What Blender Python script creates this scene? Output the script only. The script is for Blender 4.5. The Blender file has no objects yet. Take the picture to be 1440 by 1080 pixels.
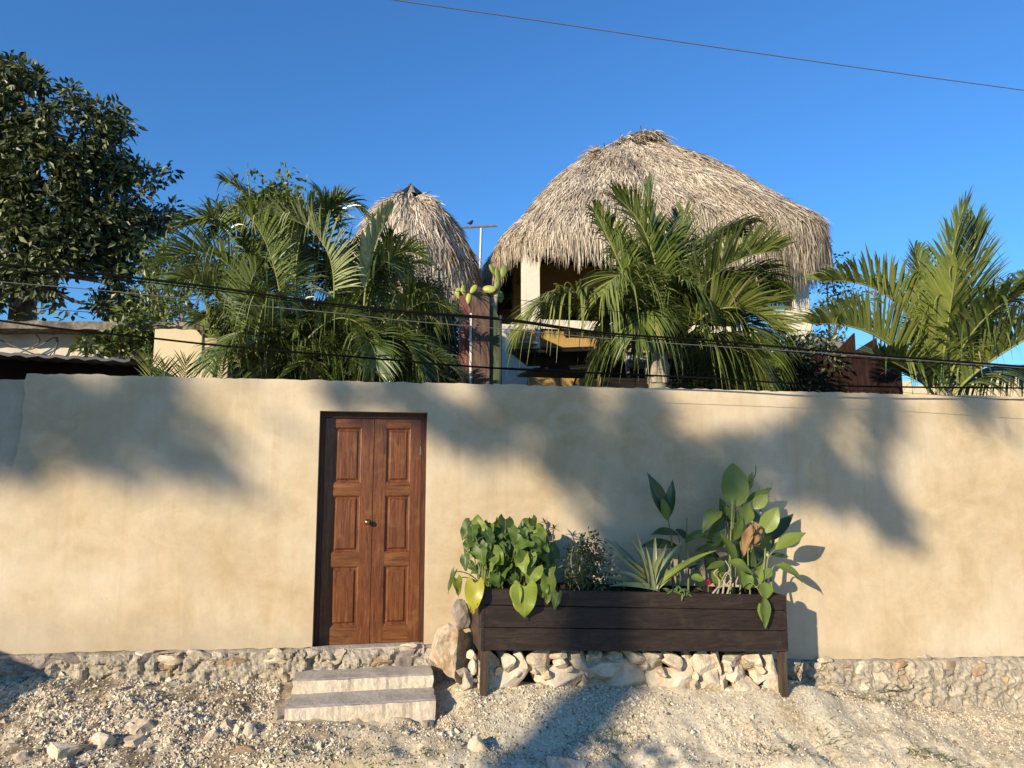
import bpy, math, random
import numpy as np
from mathutils import Vector, noise as mn
from math import radians as R, sin, cos, pi

random.seed(7); rng = np.random.default_rng(7)
sc = bpy.context.scene
COL = sc.collection

# ---------------------------------------------------------------- camera
CAM = np.array([0.0, -6.66, 1.41]); YAW = R(10.5); PITCH = R(7.29); FPX = 1040.0
cd = bpy.data.cameras.new('camera'); cam = bpy.data.objects.new('camera', cd); COL.objects.link(cam)
cam.location = CAM; cam.rotation_euler = (R(90) + PITCH, 0, -YAW)
cd.sensor_width = 36; cd.lens = 26.0; cd.clip_end = 800; cd.clip_start = 0.05
sc.camera = cam
FW = np.array([sin(YAW)*cos(PITCH), cos(YAW)*cos(PITCH), sin(PITCH)])
RT = np.array([cos(YAW), -sin(YAW), 0.0]); UPV = np.cross(RT, FW)

# ---------------------------------------------------------------- sky and sun
SUN_EL = R(17.0); SUN_AZ = R(49.0)
w = bpy.data.worlds.new('World'); sc.world = w; w.use_nodes = True
nt = w.node_tree
sky = nt.nodes.new('ShaderNodeTexSky'); sky.sky_type = 'NISHITA'; sky.sun_disc = False
sky.sun_elevation = SUN_EL; sky.sun_rotation = R(180) + SUN_AZ
sky.air_density = 1.35; sky.dust_density = 0.0; sky.ozone_density = 10.0; sky.altitude = 0
nt.links.new(sky.outputs[0], nt.nodes['Background'].inputs[0])
nt.nodes['Background'].inputs[1].default_value = 0.112
SD = np.array([sin(SUN_AZ)*cos(SUN_EL), cos(SUN_AZ)*cos(SUN_EL), -sin(SUN_EL)])   # travel of light
sl = bpy.data.lights.new('sun', 'SUN'); sl.energy = 3.9; sl.angle = R(0.53); sl.color = (1.0, 0.84, 0.64)
so = bpy.data.objects.new('sun', sl); COL.objects.link(so)
so.rotation_euler = Vector(SD).to_track_quat('-Z', 'Y').to_euler()
so.location = (-20, -20, 20)
sc.view_settings.view_transform = 'Standard'; sc.view_settings.look = 'None'
sc.view_settings.gamma = 1; sc.view_settings.use_curve_mapping = False
sc.view_settings.exposure = 0.9
sc.cycles.max_bounces = 8; sc.cycles.transparent_max_bounces = 8

# ---------------------------------------------------------------- helpers
def P(px, py, Y):
    """point on the vertical plane y = Y that the camera sees at photo pixel (px, py)"""
    d = FW*FPX + RT*(px-720.0) + UPV*(540.0-py)
    return CAM + d*((Y-CAM[1])/d[1])
def PZ(px, py, z):
    d = FW*FPX + RT*(px-720.0) + UPV*(540.0-py)
    return CAM + d*((z-CAM[2])/d[2])
def ppm(Y, px=720):
    """metres per photo pixel at a point of plane Y"""
    p = P(px, 540, Y); return float(np.dot(p-CAM, FW))/FPX
def nrm(v):
    v = np.asarray(v, float); n = np.linalg.norm(v, axis=-1, keepdims=True); return v/np.maximum(n, 1e-9)
def fbm(x, y, z=0.0, o=4):
    return mn.fractal(Vector((x, y, z)), 1.0, 2.0, o)
def interp(x, xs, ys): return float(np.interp(x, xs, ys))

ORG = {}
def tag(o, label=None, cat=None, group=None, kind=None):
    for k, v in (('label', label), ('category', cat), ('group', group), ('kind', kind)):
        if v: o[k] = v
    return o
def thing(name, loc, label, cat, group=None):
    o = bpy.data.objects.new(name, None); COL.objects.link(o); o.location = [float(c) for c in loc]
    o.empty_display_size = 0.1
    ORG[o.name] = np.array(loc, float)
    return tag(o, label, cat, group)

class MB:
    def __init__(s): s.v = []; s.f = {3: [], 4: []}; s.n = 0; s.r = []; s.uv = []; s.m = {3: [], 4: []}; s.poly = []
    def add(s, v, f, rnd=None, uv=None, mi=0):
        v = np.asarray(v, float).reshape(-1, 3); k = len(v)
        f = np.asarray(f, int)
        s.v.append(v)
        if f.size:
            s.f[f.shape[1]].append(f + s.n); s.m[f.shape[1]].append(np.full(len(f), mi))
        if rnd is None: rnd = random.random()
        s.r.append(np.full(k, float(rnd)) if np.isscalar(rnd) else np.asarray(rnd, float))
        s.uv.append(np.zeros((k, 2)) if uv is None else np.asarray(uv, float).reshape(-1, 2))
        s.n += k; return s
    def box(s, a, b, rnd=None, mi=0):
        a = np.asarray(a, float); b = np.asarray(b, float)
        v = [[(a, b)[i][0], (a, b)[j][1], (a, b)[k][2]] for i in (0, 1) for j in (0, 1) for k in (0, 1)]
        return s.hexa(v, rnd, mi)
    def hexa(s, v, rnd=None, mi=0):      # order: index = 4*ix + 2*iy + iz
        return s.add(v, [[0, 1, 3, 2], [4, 6, 7, 5], [0, 4, 5, 1], [2, 3, 7, 6], [0, 2, 6, 4], [1, 5, 7, 3]], rnd, None, mi)
    def tube(s, pts, rad, n=8, rnd=None, cap=True, mi=0):
        pts = np.asarray(pts, float); m = len(pts); rad = np.broadcast_to(np.asarray(rad, float), (m,))
        t = nrm(np.gradient(pts, axis=0)); ref = np.array([0, 0, 1.0])
        if abs(t[0][2]) > .9: ref = np.array([1.0, 0.2, 0])
        a = nrm(np.cross(t, ref)); b = np.cross(t, a)
        an = np.arange(n)*2*pi/n
        v = pts[:, None, :] + rad[:, None, None]*(np.cos(an)[None, :, None]*a[:, None, :] + np.sin(an)[None, :, None]*b[:, None, :])
        i = np.arange(m-1)[:, None]*n; j = np.arange(n)[None, :]; jn = (j+1) % n
        f = np.stack([i+j, i+jn, i+n+jn, i+n+j], -1).reshape(-1, 4)
        uv = np.stack(np.broadcast_arrays(np.linspace(0, 1, n)[None, :], np.linspace(0, 1, m)[:, None]), -1)
        v = v.reshape(-1, 3); uv = uv.reshape(-1, 2)
        s.add(v, f, rnd, uv, mi)
        if cap:
            for e, row in ((0, 0), (m-1, m-1)):
                ring = v[row*n:(row+1)*n]; c = ring.mean(0)
                q = [[k, (k+1) % n, n] if e else [(k+1) % n, k, n] for k in range(n)]
                s.add(np.vstack([ring, c]), q, rnd, None, mi)
        return s
    def strips(s, pts, wid, rnd=None, uvflat=False):
        """many ribbons at once: pts (n,k,3), wid (n,k,3) half-width vectors"""
        n, k, _ = pts.shape
        v = np.stack([pts-wid, pts+wid], 2).reshape(-1, 3)
        base = (np.arange(n)*k*2)[:, None] + (np.arange(k-1)*2)[None, :]
        f = np.stack([base, base+1, base+3, base+2], -1).reshape(-1, 4)
        r = np.repeat(rng.random(n) if rnd is None else rnd, k*2)
        uv = np.stack(np.broadcast_arrays(np.array([0., 1.])[None, None, :], np.linspace(0, 1, k)[None, :, None], ), -1)
        uv = np.broadcast_to(uv, (n, k, 2, 2)).reshape(-1, 2)
        return s.add(v, f, r, uv)
    def leaves(s, c, d, nn, L, W, rnd=None, curl=.15):
        """small folded leaves: base c, direction d, normal nn, arrays"""
        n = len(c); d = nrm(d); side = nrm(np.cross(d, nn)); nn = np.cross(side, d)
        L = np.broadcast_to(np.asarray(L, float), (n,))[:, None]; W = np.broadcast_to(np.asarray(W, float), (n,))[:, None]
        b = c; m = c + d*L*.45 - nn*W*.12; t = c + d*L - nn*L*curl
        l = c + d*L*.48 - side*W*.5 + nn*W*.1; r = c + d*L*.48 + side*W*.5 + nn*W*.1
        v = np.stack([b, l, m, r, t], 1).reshape(-1, 3)
        o = (np.arange(n)*5)[:, None]
        f = (o[:, :, None] + np.array([[0, 2, 1], [0, 3, 2], [1, 2, 4], [2, 3, 4]])[None]).reshape(-1, 3)
        uv = np.tile(np.array([[.5, 0], [0, .5], [.5, .5], [1, .5], [.5, 1]]), (n, 1))
        return s.add(v, f, np.repeat(rng.random(n) if rnd is None else rnd, 5), uv)
    def build(s, name, mats, parent=None, smooth=False, kind=None, label=None, org=None):
        me = bpy.data.meshes.new(name)
        V = np.vstack(s.v) if s.v else np.zeros((0, 3))
        if parent is not None: org = ORG[parent.name]
        elif org is None: org = np.zeros(3)
        V = V - org
        F = []; MI = []
        tot = 0; starts = []; loops = []
        for k in (3, 4):
            if s.f[k]:
                a = np.vstack(s.f[k]); F.append(a); MI.append(np.concatenate(s.m[k]))
        nl = sum(a.size for a in F); npoly = sum(len(a) for a in F)
        me.vertices.add(len(V)); me.vertices.foreach_set('co', V.astype(np.float32).ravel())
        me.loops.add(nl); me.polygons.add(npoly)
        lv = np.concatenate([a.ravel() for a in F]).astype(np.int32)
        me.loops.foreach_set('vertex_index', lv)
        ls = []; o = 0
        for a in F:
            ls.append(o + np.arange(len(a))*a.shape[1]); o += a.size
        me.polygons.foreach_set('loop_start', np.concatenate(ls).astype(np.int32))
        me.polygons.foreach_set('material_index', np.concatenate(MI).astype(np.int32))
        me.polygons.foreach_set('use_smooth', np.full(npoly, smooth))
        at = me.attributes.new('rnd', 'FLOAT', 'POINT'); at.data.foreach_set('value', np.concatenate(s.r).astype(np.float32))
        ul = me.uv_layers.new(name='uv'); UV = np.vstack(s.uv).astype(np.float32)
        ul.data.foreach_set('uv', UV[lv].ravel())
        me.update(calc_edges=True); me.validate()
        for m in (mats if isinstance(mats, (list, tuple)) else [mats]): me.materials.append(m)
        ob = bpy.data.objects.new(name, me); COL.objects.link(ob)
        if parent is not None: ob.parent = parent
        else: ob.location = [float(c) for c in org]
        ORG[ob.name] = org
        if kind: ob['kind'] = kind
        if label: ob['label'] = label
        return ob

# ---------------------------------------------------------------- materials
def srgb(r, g, b):
    f = lambda c: (c/255/12.92 if c/255 < .04045 else ((c/255+.055)/1.055)**2.4)
    return (f(r), f(g), f(b), 1)
class NT:
    def __init__(s, name):
        s.m = bpy.data.materials.new(name); s.m.use_nodes = True; s.t = s.m.node_tree
        s.b = s.t.nodes['Principled BSDF']; s.b.inputs['Roughness'].default_value = .8
        s.b.inputs['Specular IOR Level'].default_value = .3
    def n(s, typ, **kw):
        x = s.t.nodes.new(typ)
        for k, v in kw.items():
            if k.startswith('i_'): x.inputs[k[2:].replace('_', ' ')].default_value = v
            elif k.startswith('n_'): x.inputs[int(k[2:])].default_value = v
            else: setattr(x, k, v)
        return x
    def l(s, a, b): s.t.links.new(a, b)
    def coord(s, scale=(1, 1, 1), out='Object', rot=(0, 0, 0)):
        c = s.n('ShaderNodeTexCoord'); mp = s.n('ShaderNodeMapping'); mp.inputs['Scale'].default_value = scale; mp.inputs['Rotation'].default_value = rot
        s.l(c.outputs[out], mp.inputs[0]); return mp.outputs[0]
    def world(s, scale=(1, 1, 1)):
        c = s.n('ShaderNodeNewGeometry'); mp = s.n('ShaderNodeMapping'); mp.inputs['Scale'].default_value = scale
        s.l(c.outputs['Position'], mp.inputs[0]); return mp.outputs[0]
    def noise(s, vec, scale, detail=4, rough=.55, dist=0):
        x = s.n('ShaderNodeTexNoise'); x.inputs['Scale'].default_value = scale; x.inputs['Detail'].default_value = detail
        x.inputs['Roughness'].default_value = rough; x.inputs['Distortion'].default_value = dist
        s.l(vec, x.inputs['Vector']); return x.outputs[0]
    def ramp(s, fac, stops):
        x = s.n('ShaderNodeValToRGB'); e = x.color_ramp.elements
        while len(e) < len(stops): e.new(.5)
        for el, (p, c) in zip(e, stops):
            el.position = p; el.color = c if len(c) == 4 else (*c, 1)
        s.l(fac, x.inputs[0]); return x.outputs[0]
    def mix(s, fac, a, b, mode='MIX'):
        x = s.n('ShaderNodeMixRGB', blend_type=mode)
        for i, v in ((0, fac), (1, a), (2, b)):
            if hasattr(v, 'links'): s.l(v, x.inputs[i])
            else: x.inputs[i].default_value = v if i == 0 else (v if len(v) == 4 else (*v, 1))
        return x.outputs[0]
    def math(s, op, a, b=0.0):
        x = s.n('ShaderNodeMath', operation=op)
        for i, v in ((0, a), (1, b)):
            if hasattr(v, 'links'): s.l(v, x.inputs[i])
            else: x.inputs[i].default_value = v
        return x.outputs[0]
    def attr(s, name='rnd'):
        a = s.n('ShaderNodeAttribute', attribute_name=name); return a.outputs['Fac']
    def color(s, c):
        if hasattr(c, 'links'): s.l(c, s.b.inputs['Base Color'])
        else: s.b.inputs['Base Color'].default_value = c if len(c) == 4 else (*c, 1)
    def bump(s, h, strength=.3, dist=.01):
        x = s.n('ShaderNodeBump'); x.inputs['Strength'].default_value = strength; x.inputs['Distance'].default_value = dist
        s.l(h, x.inputs['Height']); s.l(x.outputs[0], s.b.inputs['Normal']); return x
    def rough(s, v): s.b.inputs['Roughness'].default_value = v
    def translucent(s, col, fac):
        tr = s.n('ShaderNodeBsdfTranslucent'); mx = s.n('ShaderNodeMixShader'); mx.inputs[0].default_value = fac
        if hasattr(col, 'links'): s.l(col, tr.inputs[0])
        else: tr.inputs[0].default_value = col
        s.l(s.b.outputs[0], mx.inputs[1]); s.l(tr.outputs[0], mx.inputs[2])
        s.l(mx.outputs[0], s.t.nodes['Material Output'].inputs[0])

M = {}
def plaster(name, base, dark, light, bump=.25):
    t = NT(name); v = t.world()
    n1 = t.noise(v, .9, 6, .6, .3); c = t.ramp(n1, [(.3, dark), (.5, base), (.7, light)])
    vs = t.world((5, 5, .6)); n2 = t.noise(vs, 1.3, 5, .6, .4)
    c = t.mix(t.math('MULTIPLY', t.ramp(n2, [(.52, (0, 0, 0)), (.75, (1, 1, 1))]), .38), c, [x*.80 for x in base[:3]], 'MIX')
    n3 = t.noise(v, 9, 8, .7); c = t.mix(.22, c, t.ramp(n3, [(.3, (.35, .35, .35)), (.7, (.65, .65, .65))]), 'OVERLAY')
    n5 = t.noise(v, 3.2, 8, .65, .8)
    c = t.mix(t.math('MULTIPLY', t.ramp(n5, [(.56, (0, 0, 0)), (.66, (1, 1, 1))]), .25), c, [x*1.12 for x in base[:3]])
    # run stains in narrow vertical streaks, hairline cracks and splashed dirt along the foot
    sx = t.n('ShaderNodeSeparateXYZ'); t.l(v, sx.inputs[0])
    n6 = t.noise(t.world((7, 7, .22)), 1.6, 6, .62, .2)
    c = t.mix(t.math('MULTIPLY', t.ramp(n6, [(.55, (0, 0, 0)), (.72, (1, 1, 1))]), .30), c, [base[0]*.86, base[1]*.70, base[2]*.50])
    n8 = t.noise(t.world((1, 1, 1.4)), 2.1, 9, .72, 1.5)
    c = t.mix(t.math('MULTIPLY', t.ramp(n8, [(.49, (0, 0, 0)), (.60, (1, 1, 1))]), .30), c, [base[0]*1.18, base[1]*1.22, base[2]*1.32])
    vo = t.n('ShaderNodeTexVoronoi', feature='DISTANCE_TO_EDGE'); vo.inputs['Scale'].default_value = 1.1
    wv_ = t.n('ShaderNodeVectorMath', operation='ADD'); nz_ = t.n('ShaderNodeTexNoise'); nz_.inputs['Scale'].default_value = 2.2; nz_.inputs['Detail'].default_value = 7
    t.l(v, nz_.inputs['Vector']); t.l(v, wv_.inputs[0]); t.l(nz_.outputs[1], wv_.inputs[1]); t.l(wv_.outputs[0], vo.inputs['Vector'])
    ck = t.math('MULTIPLY', t.math('LESS_THAN', vo.outputs['Distance'], .0022), t.ramp(n1, [(.58, (0, 0, 0)), (.66, (.4, .4, .4))]))
    c = t.mix(ck, c, [x*.45 for x in base[:3]])
    hz = t.math('ADD', t.math('ADD', sx.outputs[2], t.math('MULTIPLY', sx.outputs[0], .085)), t.math('MULTIPLY', t.math('SUBTRACT', n3, .5), .30))
    mr = t.n('ShaderNodeMapRange'); t.l(hz, mr.inputs[0]); mr.inputs[1].default_value = .22; mr.inputs[2].default_value = -.02
    c = t.mix(t.math('MULTIPLY', mr.outputs[0], .42), c, (.34, .29, .21))
    t.color(c); n4 = t.noise(v, 14, 9, .72)
    t.bump(t.math('ADD', t.math('MULTIPLY', n3, .7), n4), bump, .012); t.rough(.92); t.b.inputs['Specular IOR Level'].default_value = .15
    return t.m
M['plaster'] = plaster('cream_plaster', (.53, .428, .270), (.43, .322, .178), (.60, .515, .37))
M['old_plaster'] = plaster('old_plaster', (.45, .385, .27), (.36, .30, .205), (.50, .44, .325), .4)
M['cream_wall'] = plaster('pale_cream_wall', (.62, .51, .31), (.54, .43, .25), (.66, .56, .37))
M['hut_wall'] = plaster('hut_cream_wall', (.68, .63, .49), (.60, .54, .40), (.72, .67, .55))
M['ochre'] = plaster('ochre_wall', (.42, .27, .09), (.36, .22, .07), (.46, .30, .11))
M['white_wash'] = plaster('white_wash', (.52, .47, .37), (.17, .15, .11), (.66, .61, .51))

def rockmat(name, stops, scale=6, bump=.6, perobj=True, bscale=22):
    t = NT(name); v = t.world()
    n = t.noise(v, scale, 8, .65, .5)
    c = t.ramp(n, stops)
    n2 = t.noise(v, bscale, 8, .75)
    c = t.mix(.45, c, t.ramp(n2, [(.25, (.2, .2, .2)), (.75, (.8, .8, .8))]), 'OVERLAY')
    if perobj:
        oi = t.n('ShaderNodeObjectInfo')
        c = t.mix(.35, c, t.ramp(oi.outputs['Random'], [(0, (.33, .33, .34)), (.5, (.5, .5, .5)), (.8, (.55, .49, .40)), (1, (.62, .6, .57))]), 'OVERLAY')
    t.color(c); t.rough(.95); t.b.inputs['Specular IOR Level'].default_value = .1
    t.bump(t.math('ADD', n2, t.math('MULTIPLY', n, .6)), bump, .02)
    return t.m
M['limestone'] = rockmat('limestone', [(.3, (.36, .27, .17)), (.48, (.56, .48, .35)), (.62, (.64, .57, .44)), (.75, (.50, .38, .25))])
M['boulder'] = rockmat('tan_boulder', [(.28, (.26, .15, .085)), (.45, (.38, .26, .155)), (.58, (.52, .43, .30)), (.72, (.34, .21, .12))], 5, .8)
M['greyrock'] = rockmat('grey_rock', [(.3, (.16, .13, .11)), (.5, (.27, .23, .19)), (.7, (.38, .33, .27))], 7)
M['brownrock'] = rockmat('brown_rock', [(.3, (.26, .17, .10)), (.5, (.42, .29, .17)), (.7, (.52, .42, .28))], 7)
M['mortar'] = rockmat('grey_mortar', [(.3, (.27, .225, .165)), (.5, (.45, .40, .31)), (.72, (.55, .49, .385))], 8, 1.0, False, 30)
M['concrete'] = rockmat('step_concrete', [(.3, (.33, .30, .25)), (.5, (.44, .40, .33)), (.7, (.50, .46, .39))], 5, .35, False, 40)
M['step_face'] = rockmat('step_face', [(.3, (.46, .38, .26)), (.5, (.58, .50, .37)), (.7, (.62, .55, .42))], 6, .6, False, 30)
M['grey_concrete'] = rockmat('weathered_slab', [(.3, (.045, .04, .028)), (.5, (.16, .14, .105)), (.72, (.36, .32, .25))], 5, .6, False, 20)

t = NT('rubble_footing'); v = t.world(); a = t.attr()
c = t.ramp(a, [(.05, (.30, .21, .13)), (.25, (.50, .42, .30)), (.45, (.45, .40, .31)), (.55, (.45, .40, .31)), (.75, (.38, .33, .25)), (.95, (.58, .52, .41))])
n = t.noise(v, 9, 8, .7, .4); n2 = t.noise(v, 34, 8, .75)
c = t.mix(.6, c, t.ramp(n, [(.3, (.30, .29, .27)), (.7, (.70, .69, .66))]), 'OVERLAY'); c = t.mix(.6, c, t.ramp(n2, [(.3, (.2, .2, .2)), (.7, (.8, .8, .8))]), 'OVERLAY')
t.color(c); t.rough(1); t.b.inputs['Specular IOR Level'].default_value = .08; t.bump(t.math('ADD', n2, n), 1.0, .02); M['footing'] = t.m

def woodmat(name, cols, stretch, scale, rough=.45, bump=.25, spec=.4, wear=None):
    t = NT(name); oi = t.n('ShaderNodeObjectInfo')
    c0 = t.n('ShaderNodeNewGeometry'); mp = t.n('ShaderNodeMapping'); mp.inputs['Scale'].default_value = stretch
    cb = t.n('ShaderNodeCombineXYZ'); t.l(t.math('MULTIPLY', oi.outputs['Random'], 37.0), cb.inputs[0]); t.l(t.math('MULTIPLY', oi.outputs['Random'], 91.0), cb.inputs[2])
    t.l(c0.outputs['Position'], mp.inputs[0]); t.l(cb.outputs[0], mp.inputs[1])
    n = t.noise(mp.outputs[0], scale, 8, .65, 1.2)
    c = t.ramp(n, [(.28, cols[0]), (.5, cols[1]), (.72, cols[2])])
    n2 = t.noise(mp.outputs[0], scale*5, 4, .6)
    c = t.mix(.3, c, t.ramp(n2, [(.3, (.25, .25, .25)), (.7, (.75, .75, .75))]), 'OVERLAY')
    c = t.mix(.25, c, t.ramp(oi.outputs['Random'], [(0, (.35, .35, .35)), (1, (.65, .65, .65))]), 'OVERLAY')
    if wear:
        n3 = t.noise(t.world(), 5, 7, .7, .6)
        c = t.mix(t.ramp(n3, [(.52, (0, 0, 0)), (.68, (.6, .6, .6))]), c, wear)
    t.color(c); t.rough(rough); t.b.inputs['Specular IOR Level'].default_value = spec
    t.bump(t.math('ADD', n, n2), bump, .004)
    return t.m
M['door'] = woodmat('door_wood', [(.05, .014, .004), (.13, .040, .010), (.225, .084, .022)], (9, 9, .7), 4.0, .36, .45, .5, (.22, .105, .036))
M['door_h'] = woodmat('door_rail_wood', [(.05, .015, .004), (.14, .047, .010), (.22, .090, .022)], (.7, 9, 9), 4.0, .36, .45, .5, (.22, .105, .036))
M['frame'] = woodmat('door_frame_wood', [(.03, .010, .004), (.06, .019, .008), (.10, .034, .014)], (9, 9, .9), 3, .5)
M['planter'] = woodmat('planter_wood', [(.013, .0085, .006), (.026, .017, .012), (.048, .033, .023)], (1.0, 9, 9), 3.2, .5, .5, .35, (.055, .038, .026))
M['planter_v'] = woodmat('planter_leg_wood', [(.03, .02, .013), (.06, .04, .027), (.10, .068, .045)], (9, 9, 1.0), 3.2, .5, .5, .35)
M['plank_red'] = woodmat('faded_red_paint', [(.09, .03, .024), (.19, .075, .06), (.29, .15, .125)], (6, 6, 1), 3, .8, .4, .2, (.15, .10, .07))
M['plank_brown'] = woodmat('weathered_brown_board', [(.05, .025, .018), (.12, .075, .055), (.20, .145, .11)], (6, 6, 1), 3, .85, .4, .2, (.11, .045, .03))
M['plank_green'] = woodmat('faded_green_board', [(.025, .035, .018), (.06, .085, .04), (.11, .145, .08)], (6, 6, 1), 3, .85, .4, .2, (.10, .08, .05))
M['plank_dark'] = woodmat('dark_red_board', [(.010, .005, .004), (.026, .011, .008), (.055, .027, .019)], (6, 6, 1), 3, .8, .4, .2)
M['grey_wood'] = woodmat('grey_board', [(.14, .11, .08), (.28, .23, .17), (.38, .32, .25)], (1, 6, 6), 3, .85)
M['pole_wood'] = woodmat('pole_wood', [(.06, .04, .03), (.13, .09, .06), (.2, .15, .1)], (8, 8, 1), 3, .8)
M['palm_trunk'] = woodmat('palm_trunk', [(.10, .09, .06), (.24, .22, .15), (.34, .32, .22)], (1, 1, 9), 3, .8)
M['bark'] = woodmat('bark', [(.06, .05, .04), (.14, .12, .095), (.24, .21, .17)], (5, 5, 1.5), 4, .9, .6)

def plain(name, col, rough=.6, metal=0, spec=.4, nscale=None):
    t = NT(name); t.b.inputs['Metallic'].default_value = metal; t.rough(rough); t.b.inputs['Specular IOR Level'].default_value = spec
    if nscale:
        n = t.noise(t.world(), nscale, 6, .6)
        t.color(t.ramp(n, [(.3, [c*.7 for c in col]), (.7, [min(1, c*1.2) for c in col])]))
    else: t.color(col)
    return t.m
M['black_metal'] = plain('black_metal', (.018, .018, .018), .5, 0, .4, 12)
M['cable'] = plain('black_cable', (.006, .006, .006), .9, 0, .05)
M['grey_cable'] = plain('grey_cable', (.11, .11, .105), .8, 0, .1)
M['steel'] = plain('worn_steel', (.42, .38, .30), .35, 1)
M['brass'] = plain('tarnished_brass', (.36, .27, .12), .32, 1)
M['galv'] = plain('galvanised_pipe', (.34, .34, .34), .45, .6, .4, 15)
M['tin'] = plain('grey_tin_sheet', (.075, .08, .085), .6, .2, .4, 8)
M['shade_dark'] = plain('painted_shade', (.02, .017, .014), .9, 0, .1, 3)  # near-black colour standing in for the shade inside and between things
M['terracotta'] = plain('terracotta', (.36, .17, .07), .85, 0, .2, 14)
M['bird'] = plain('black_feathers', (.012, .012, .014), .6)
M['soil'] = plain('potting_soil', (.035, .024, .016), 1, 0, .1, 40)
M['red_petal'] = plain('red_petal', (.32, .018, .03), .5)
M['white_paint'] = plain('white_paint', (.75, .73, .66), .7, 0, .2, 6)
M['car_paint'] = plain('car_paint', (.25, .26, .28), .3, .3)
M['glass_dark'] = plain('car_glass', (.02, .025, .03), .1)
M['rubber'] = plain('rubber', (.02, .02, .02), .8)

# thatch
t = NT('thatch'); a = t.attr(); c = t.ramp(a, [(0, (.13, .105, .078)), (.2, (.30, .25, .19)), (.5, (.51, .445, .345)), (.8, (.66, .59, .47)), (1, (.75, .70, .59))])
n = t.noise(t.world(), .8, 7, .65, .4); c = t.mix(.75, c, t.ramp(n, [(.34, (.20, .195, .19)), (.5, (.49, .475, .45)), (.66, (.66, .64, .60))]), 'OVERLAY')
t.color(c); t.rough(.85); t.b.inputs['Specular IOR Level'].default_value = .15; t.translucent(c, .12); M['thatch'] = t.m
t = NT('thatch_core'); t.color((.07, .05, .032)); t.rough(1); M['thatch_core'] = t.m

def leafmat(name, stops, rough=.38, trans=.25, vein=None, spec=.5, side=0, objrnd=False, tcol=1.5, edge=None):
    t = NT(name)
    a = t.attr()
    if objrnd:
        oi = t.n('ShaderNodeObjectInfo'); a = oi.outputs['Random']
    c = t.ramp(a, stops)
    n = t.noise(t.world(), 9, 5, .6); c = t.mix(.35, c, t.ramp(n, [(.3, (.34, .34, .34)), (.7, (.66, .66, .66))]), 'OVERLAY')
    if vein is not None:
        uv = t.n('ShaderNodeUVMap'); sp = t.n('ShaderNodeSeparateXYZ'); t.l(uv.outputs[0], sp.inputs[0])
        du = t.math('ABSOLUTE', t.math('SUBTRACT', sp.outputs[0], .5))
        mid = t.math('LESS_THAN', du, .03)
        # side veins: v - k|u| stripes
        ph = t.math('SUBTRACT', t.math('MULTIPLY', sp.outputs[1], 11.0), t.math('MULTIPLY', du, side))
        w_ = t.math('POWER', t.math('ABSOLUTE', t.math('SINE', t.math('MULTIPLY', ph, pi))), 12.0)
        w_ = t.math('SUBTRACT', 1.0, t.math('POWER', t.math('ABSOLUTE', t.math('SINE', t.math('MULTIPLY', ph, pi))), .35))
        vv = t.math('MAXIMUM', t.math('MULTIPLY', mid, .8), t.math('MULTIPLY', w_, .55))
        c = t.mix(vv, c, vein)
        t.bump(vv, -.5, .004)
        if edge is not None:
            e = t.math('MULTIPLY', t.math('GREATER_THAN', t.math('ADD', t.math('MULTIPLY', sp.outputs[1], .55), t.math('MULTIPLY', n, .9)), .98), .9)
            c = t.mix(e, c, edge)
    t.color(c); t.rough(rough); t.b.inputs['Specular IOR Level'].default_value = spec
    g = t.n('ShaderNodeGamma'); t.l(c, g.inputs[0]); g.inputs[1].default_value = .85
    tc = t.mix(1.0, g.outputs[0], (1.0, .95, .45), 'MULTIPLY')
    t.translucent(tc, trans)
    return t.m
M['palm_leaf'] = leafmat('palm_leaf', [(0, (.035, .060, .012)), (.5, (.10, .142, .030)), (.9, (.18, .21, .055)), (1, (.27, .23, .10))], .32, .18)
M['palm_lit'] = leafmat('lit_palm_leaf', [(0, (.10, .135, .028)), (.5, (.18, .215, .048)), (.95, (.25, .275, .075)), (1, (.32, .27, .12))], .32, .18)  # brighter copy of the palm leaf, with sunlight put into the colour
M['areca_leaf'] = leafmat('areca_leaf', [(0, (.045, .078, .016)), (.5, (.115, .158, .036)), (.88, (.21, .25, .075)), (1, (.30, .29, .12))], .30, .14, spec=.7)
M['areca_pale'] = leafmat('pale_areca_leaf', [(0, (.22, .26, .10)), (1, (.34, .37, .18))], .38, .15)
M['rachis'] = plain('frond_stalk', (.22, .24, .07), .75, 0, .12, 6)
M['tree_leaf'] = leafmat('tree_leaf', [(0, (.016, .028, .008)), (.45, (.036, .055, .015)), (.72, (.13, .155, .055)), (1, (.28, .29, .13))], .42, .10, spec=.4)  # ramp puts shaded and sunlit leaves into the colour: mostly dark, some bright
M['bush_leaf'] = leafmat('bush_leaf', [(0, (.04, .07, .012)), (.5, (.09, .13, .022)), (1, (.18, .22, .05))], .42, .2)
M['heart_leaf'] = leafmat('heart_leaf', [(0, (.035, .07, .010)), (.5, (.08, .14, .016)), (.85, (.14, .20, .025)), (1, (.22, .27, .04))], .52, .24, (.15, .22, .05), .5, 5, True)
M['heart_yellow'] = leafmat('yellowing_leaf', [(0, (.34, .33, .03)), (1, (.40, .36, .03))], .4, .25, (.30, .33, .08), .4, 5, True, edge=(.28, .12, .04))
M['heart_lime'] = leafmat('lime_leaf', [(0, (.19, .26, .03)), (1, (.26, .30, .04))], .4, .25, (.30, .34, .09), .4, 5, True, edge=(.30, .22, .06))
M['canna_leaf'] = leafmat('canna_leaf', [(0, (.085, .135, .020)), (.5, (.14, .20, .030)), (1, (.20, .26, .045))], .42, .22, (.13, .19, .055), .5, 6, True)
M['canna_dark'] = leafmat('dark_canna_leaf', [(0, (.028, .055, .017)), (1, (.05, .085, .026))], .33, .2, (.06, .10, .035), .5, 6, True)
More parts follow.
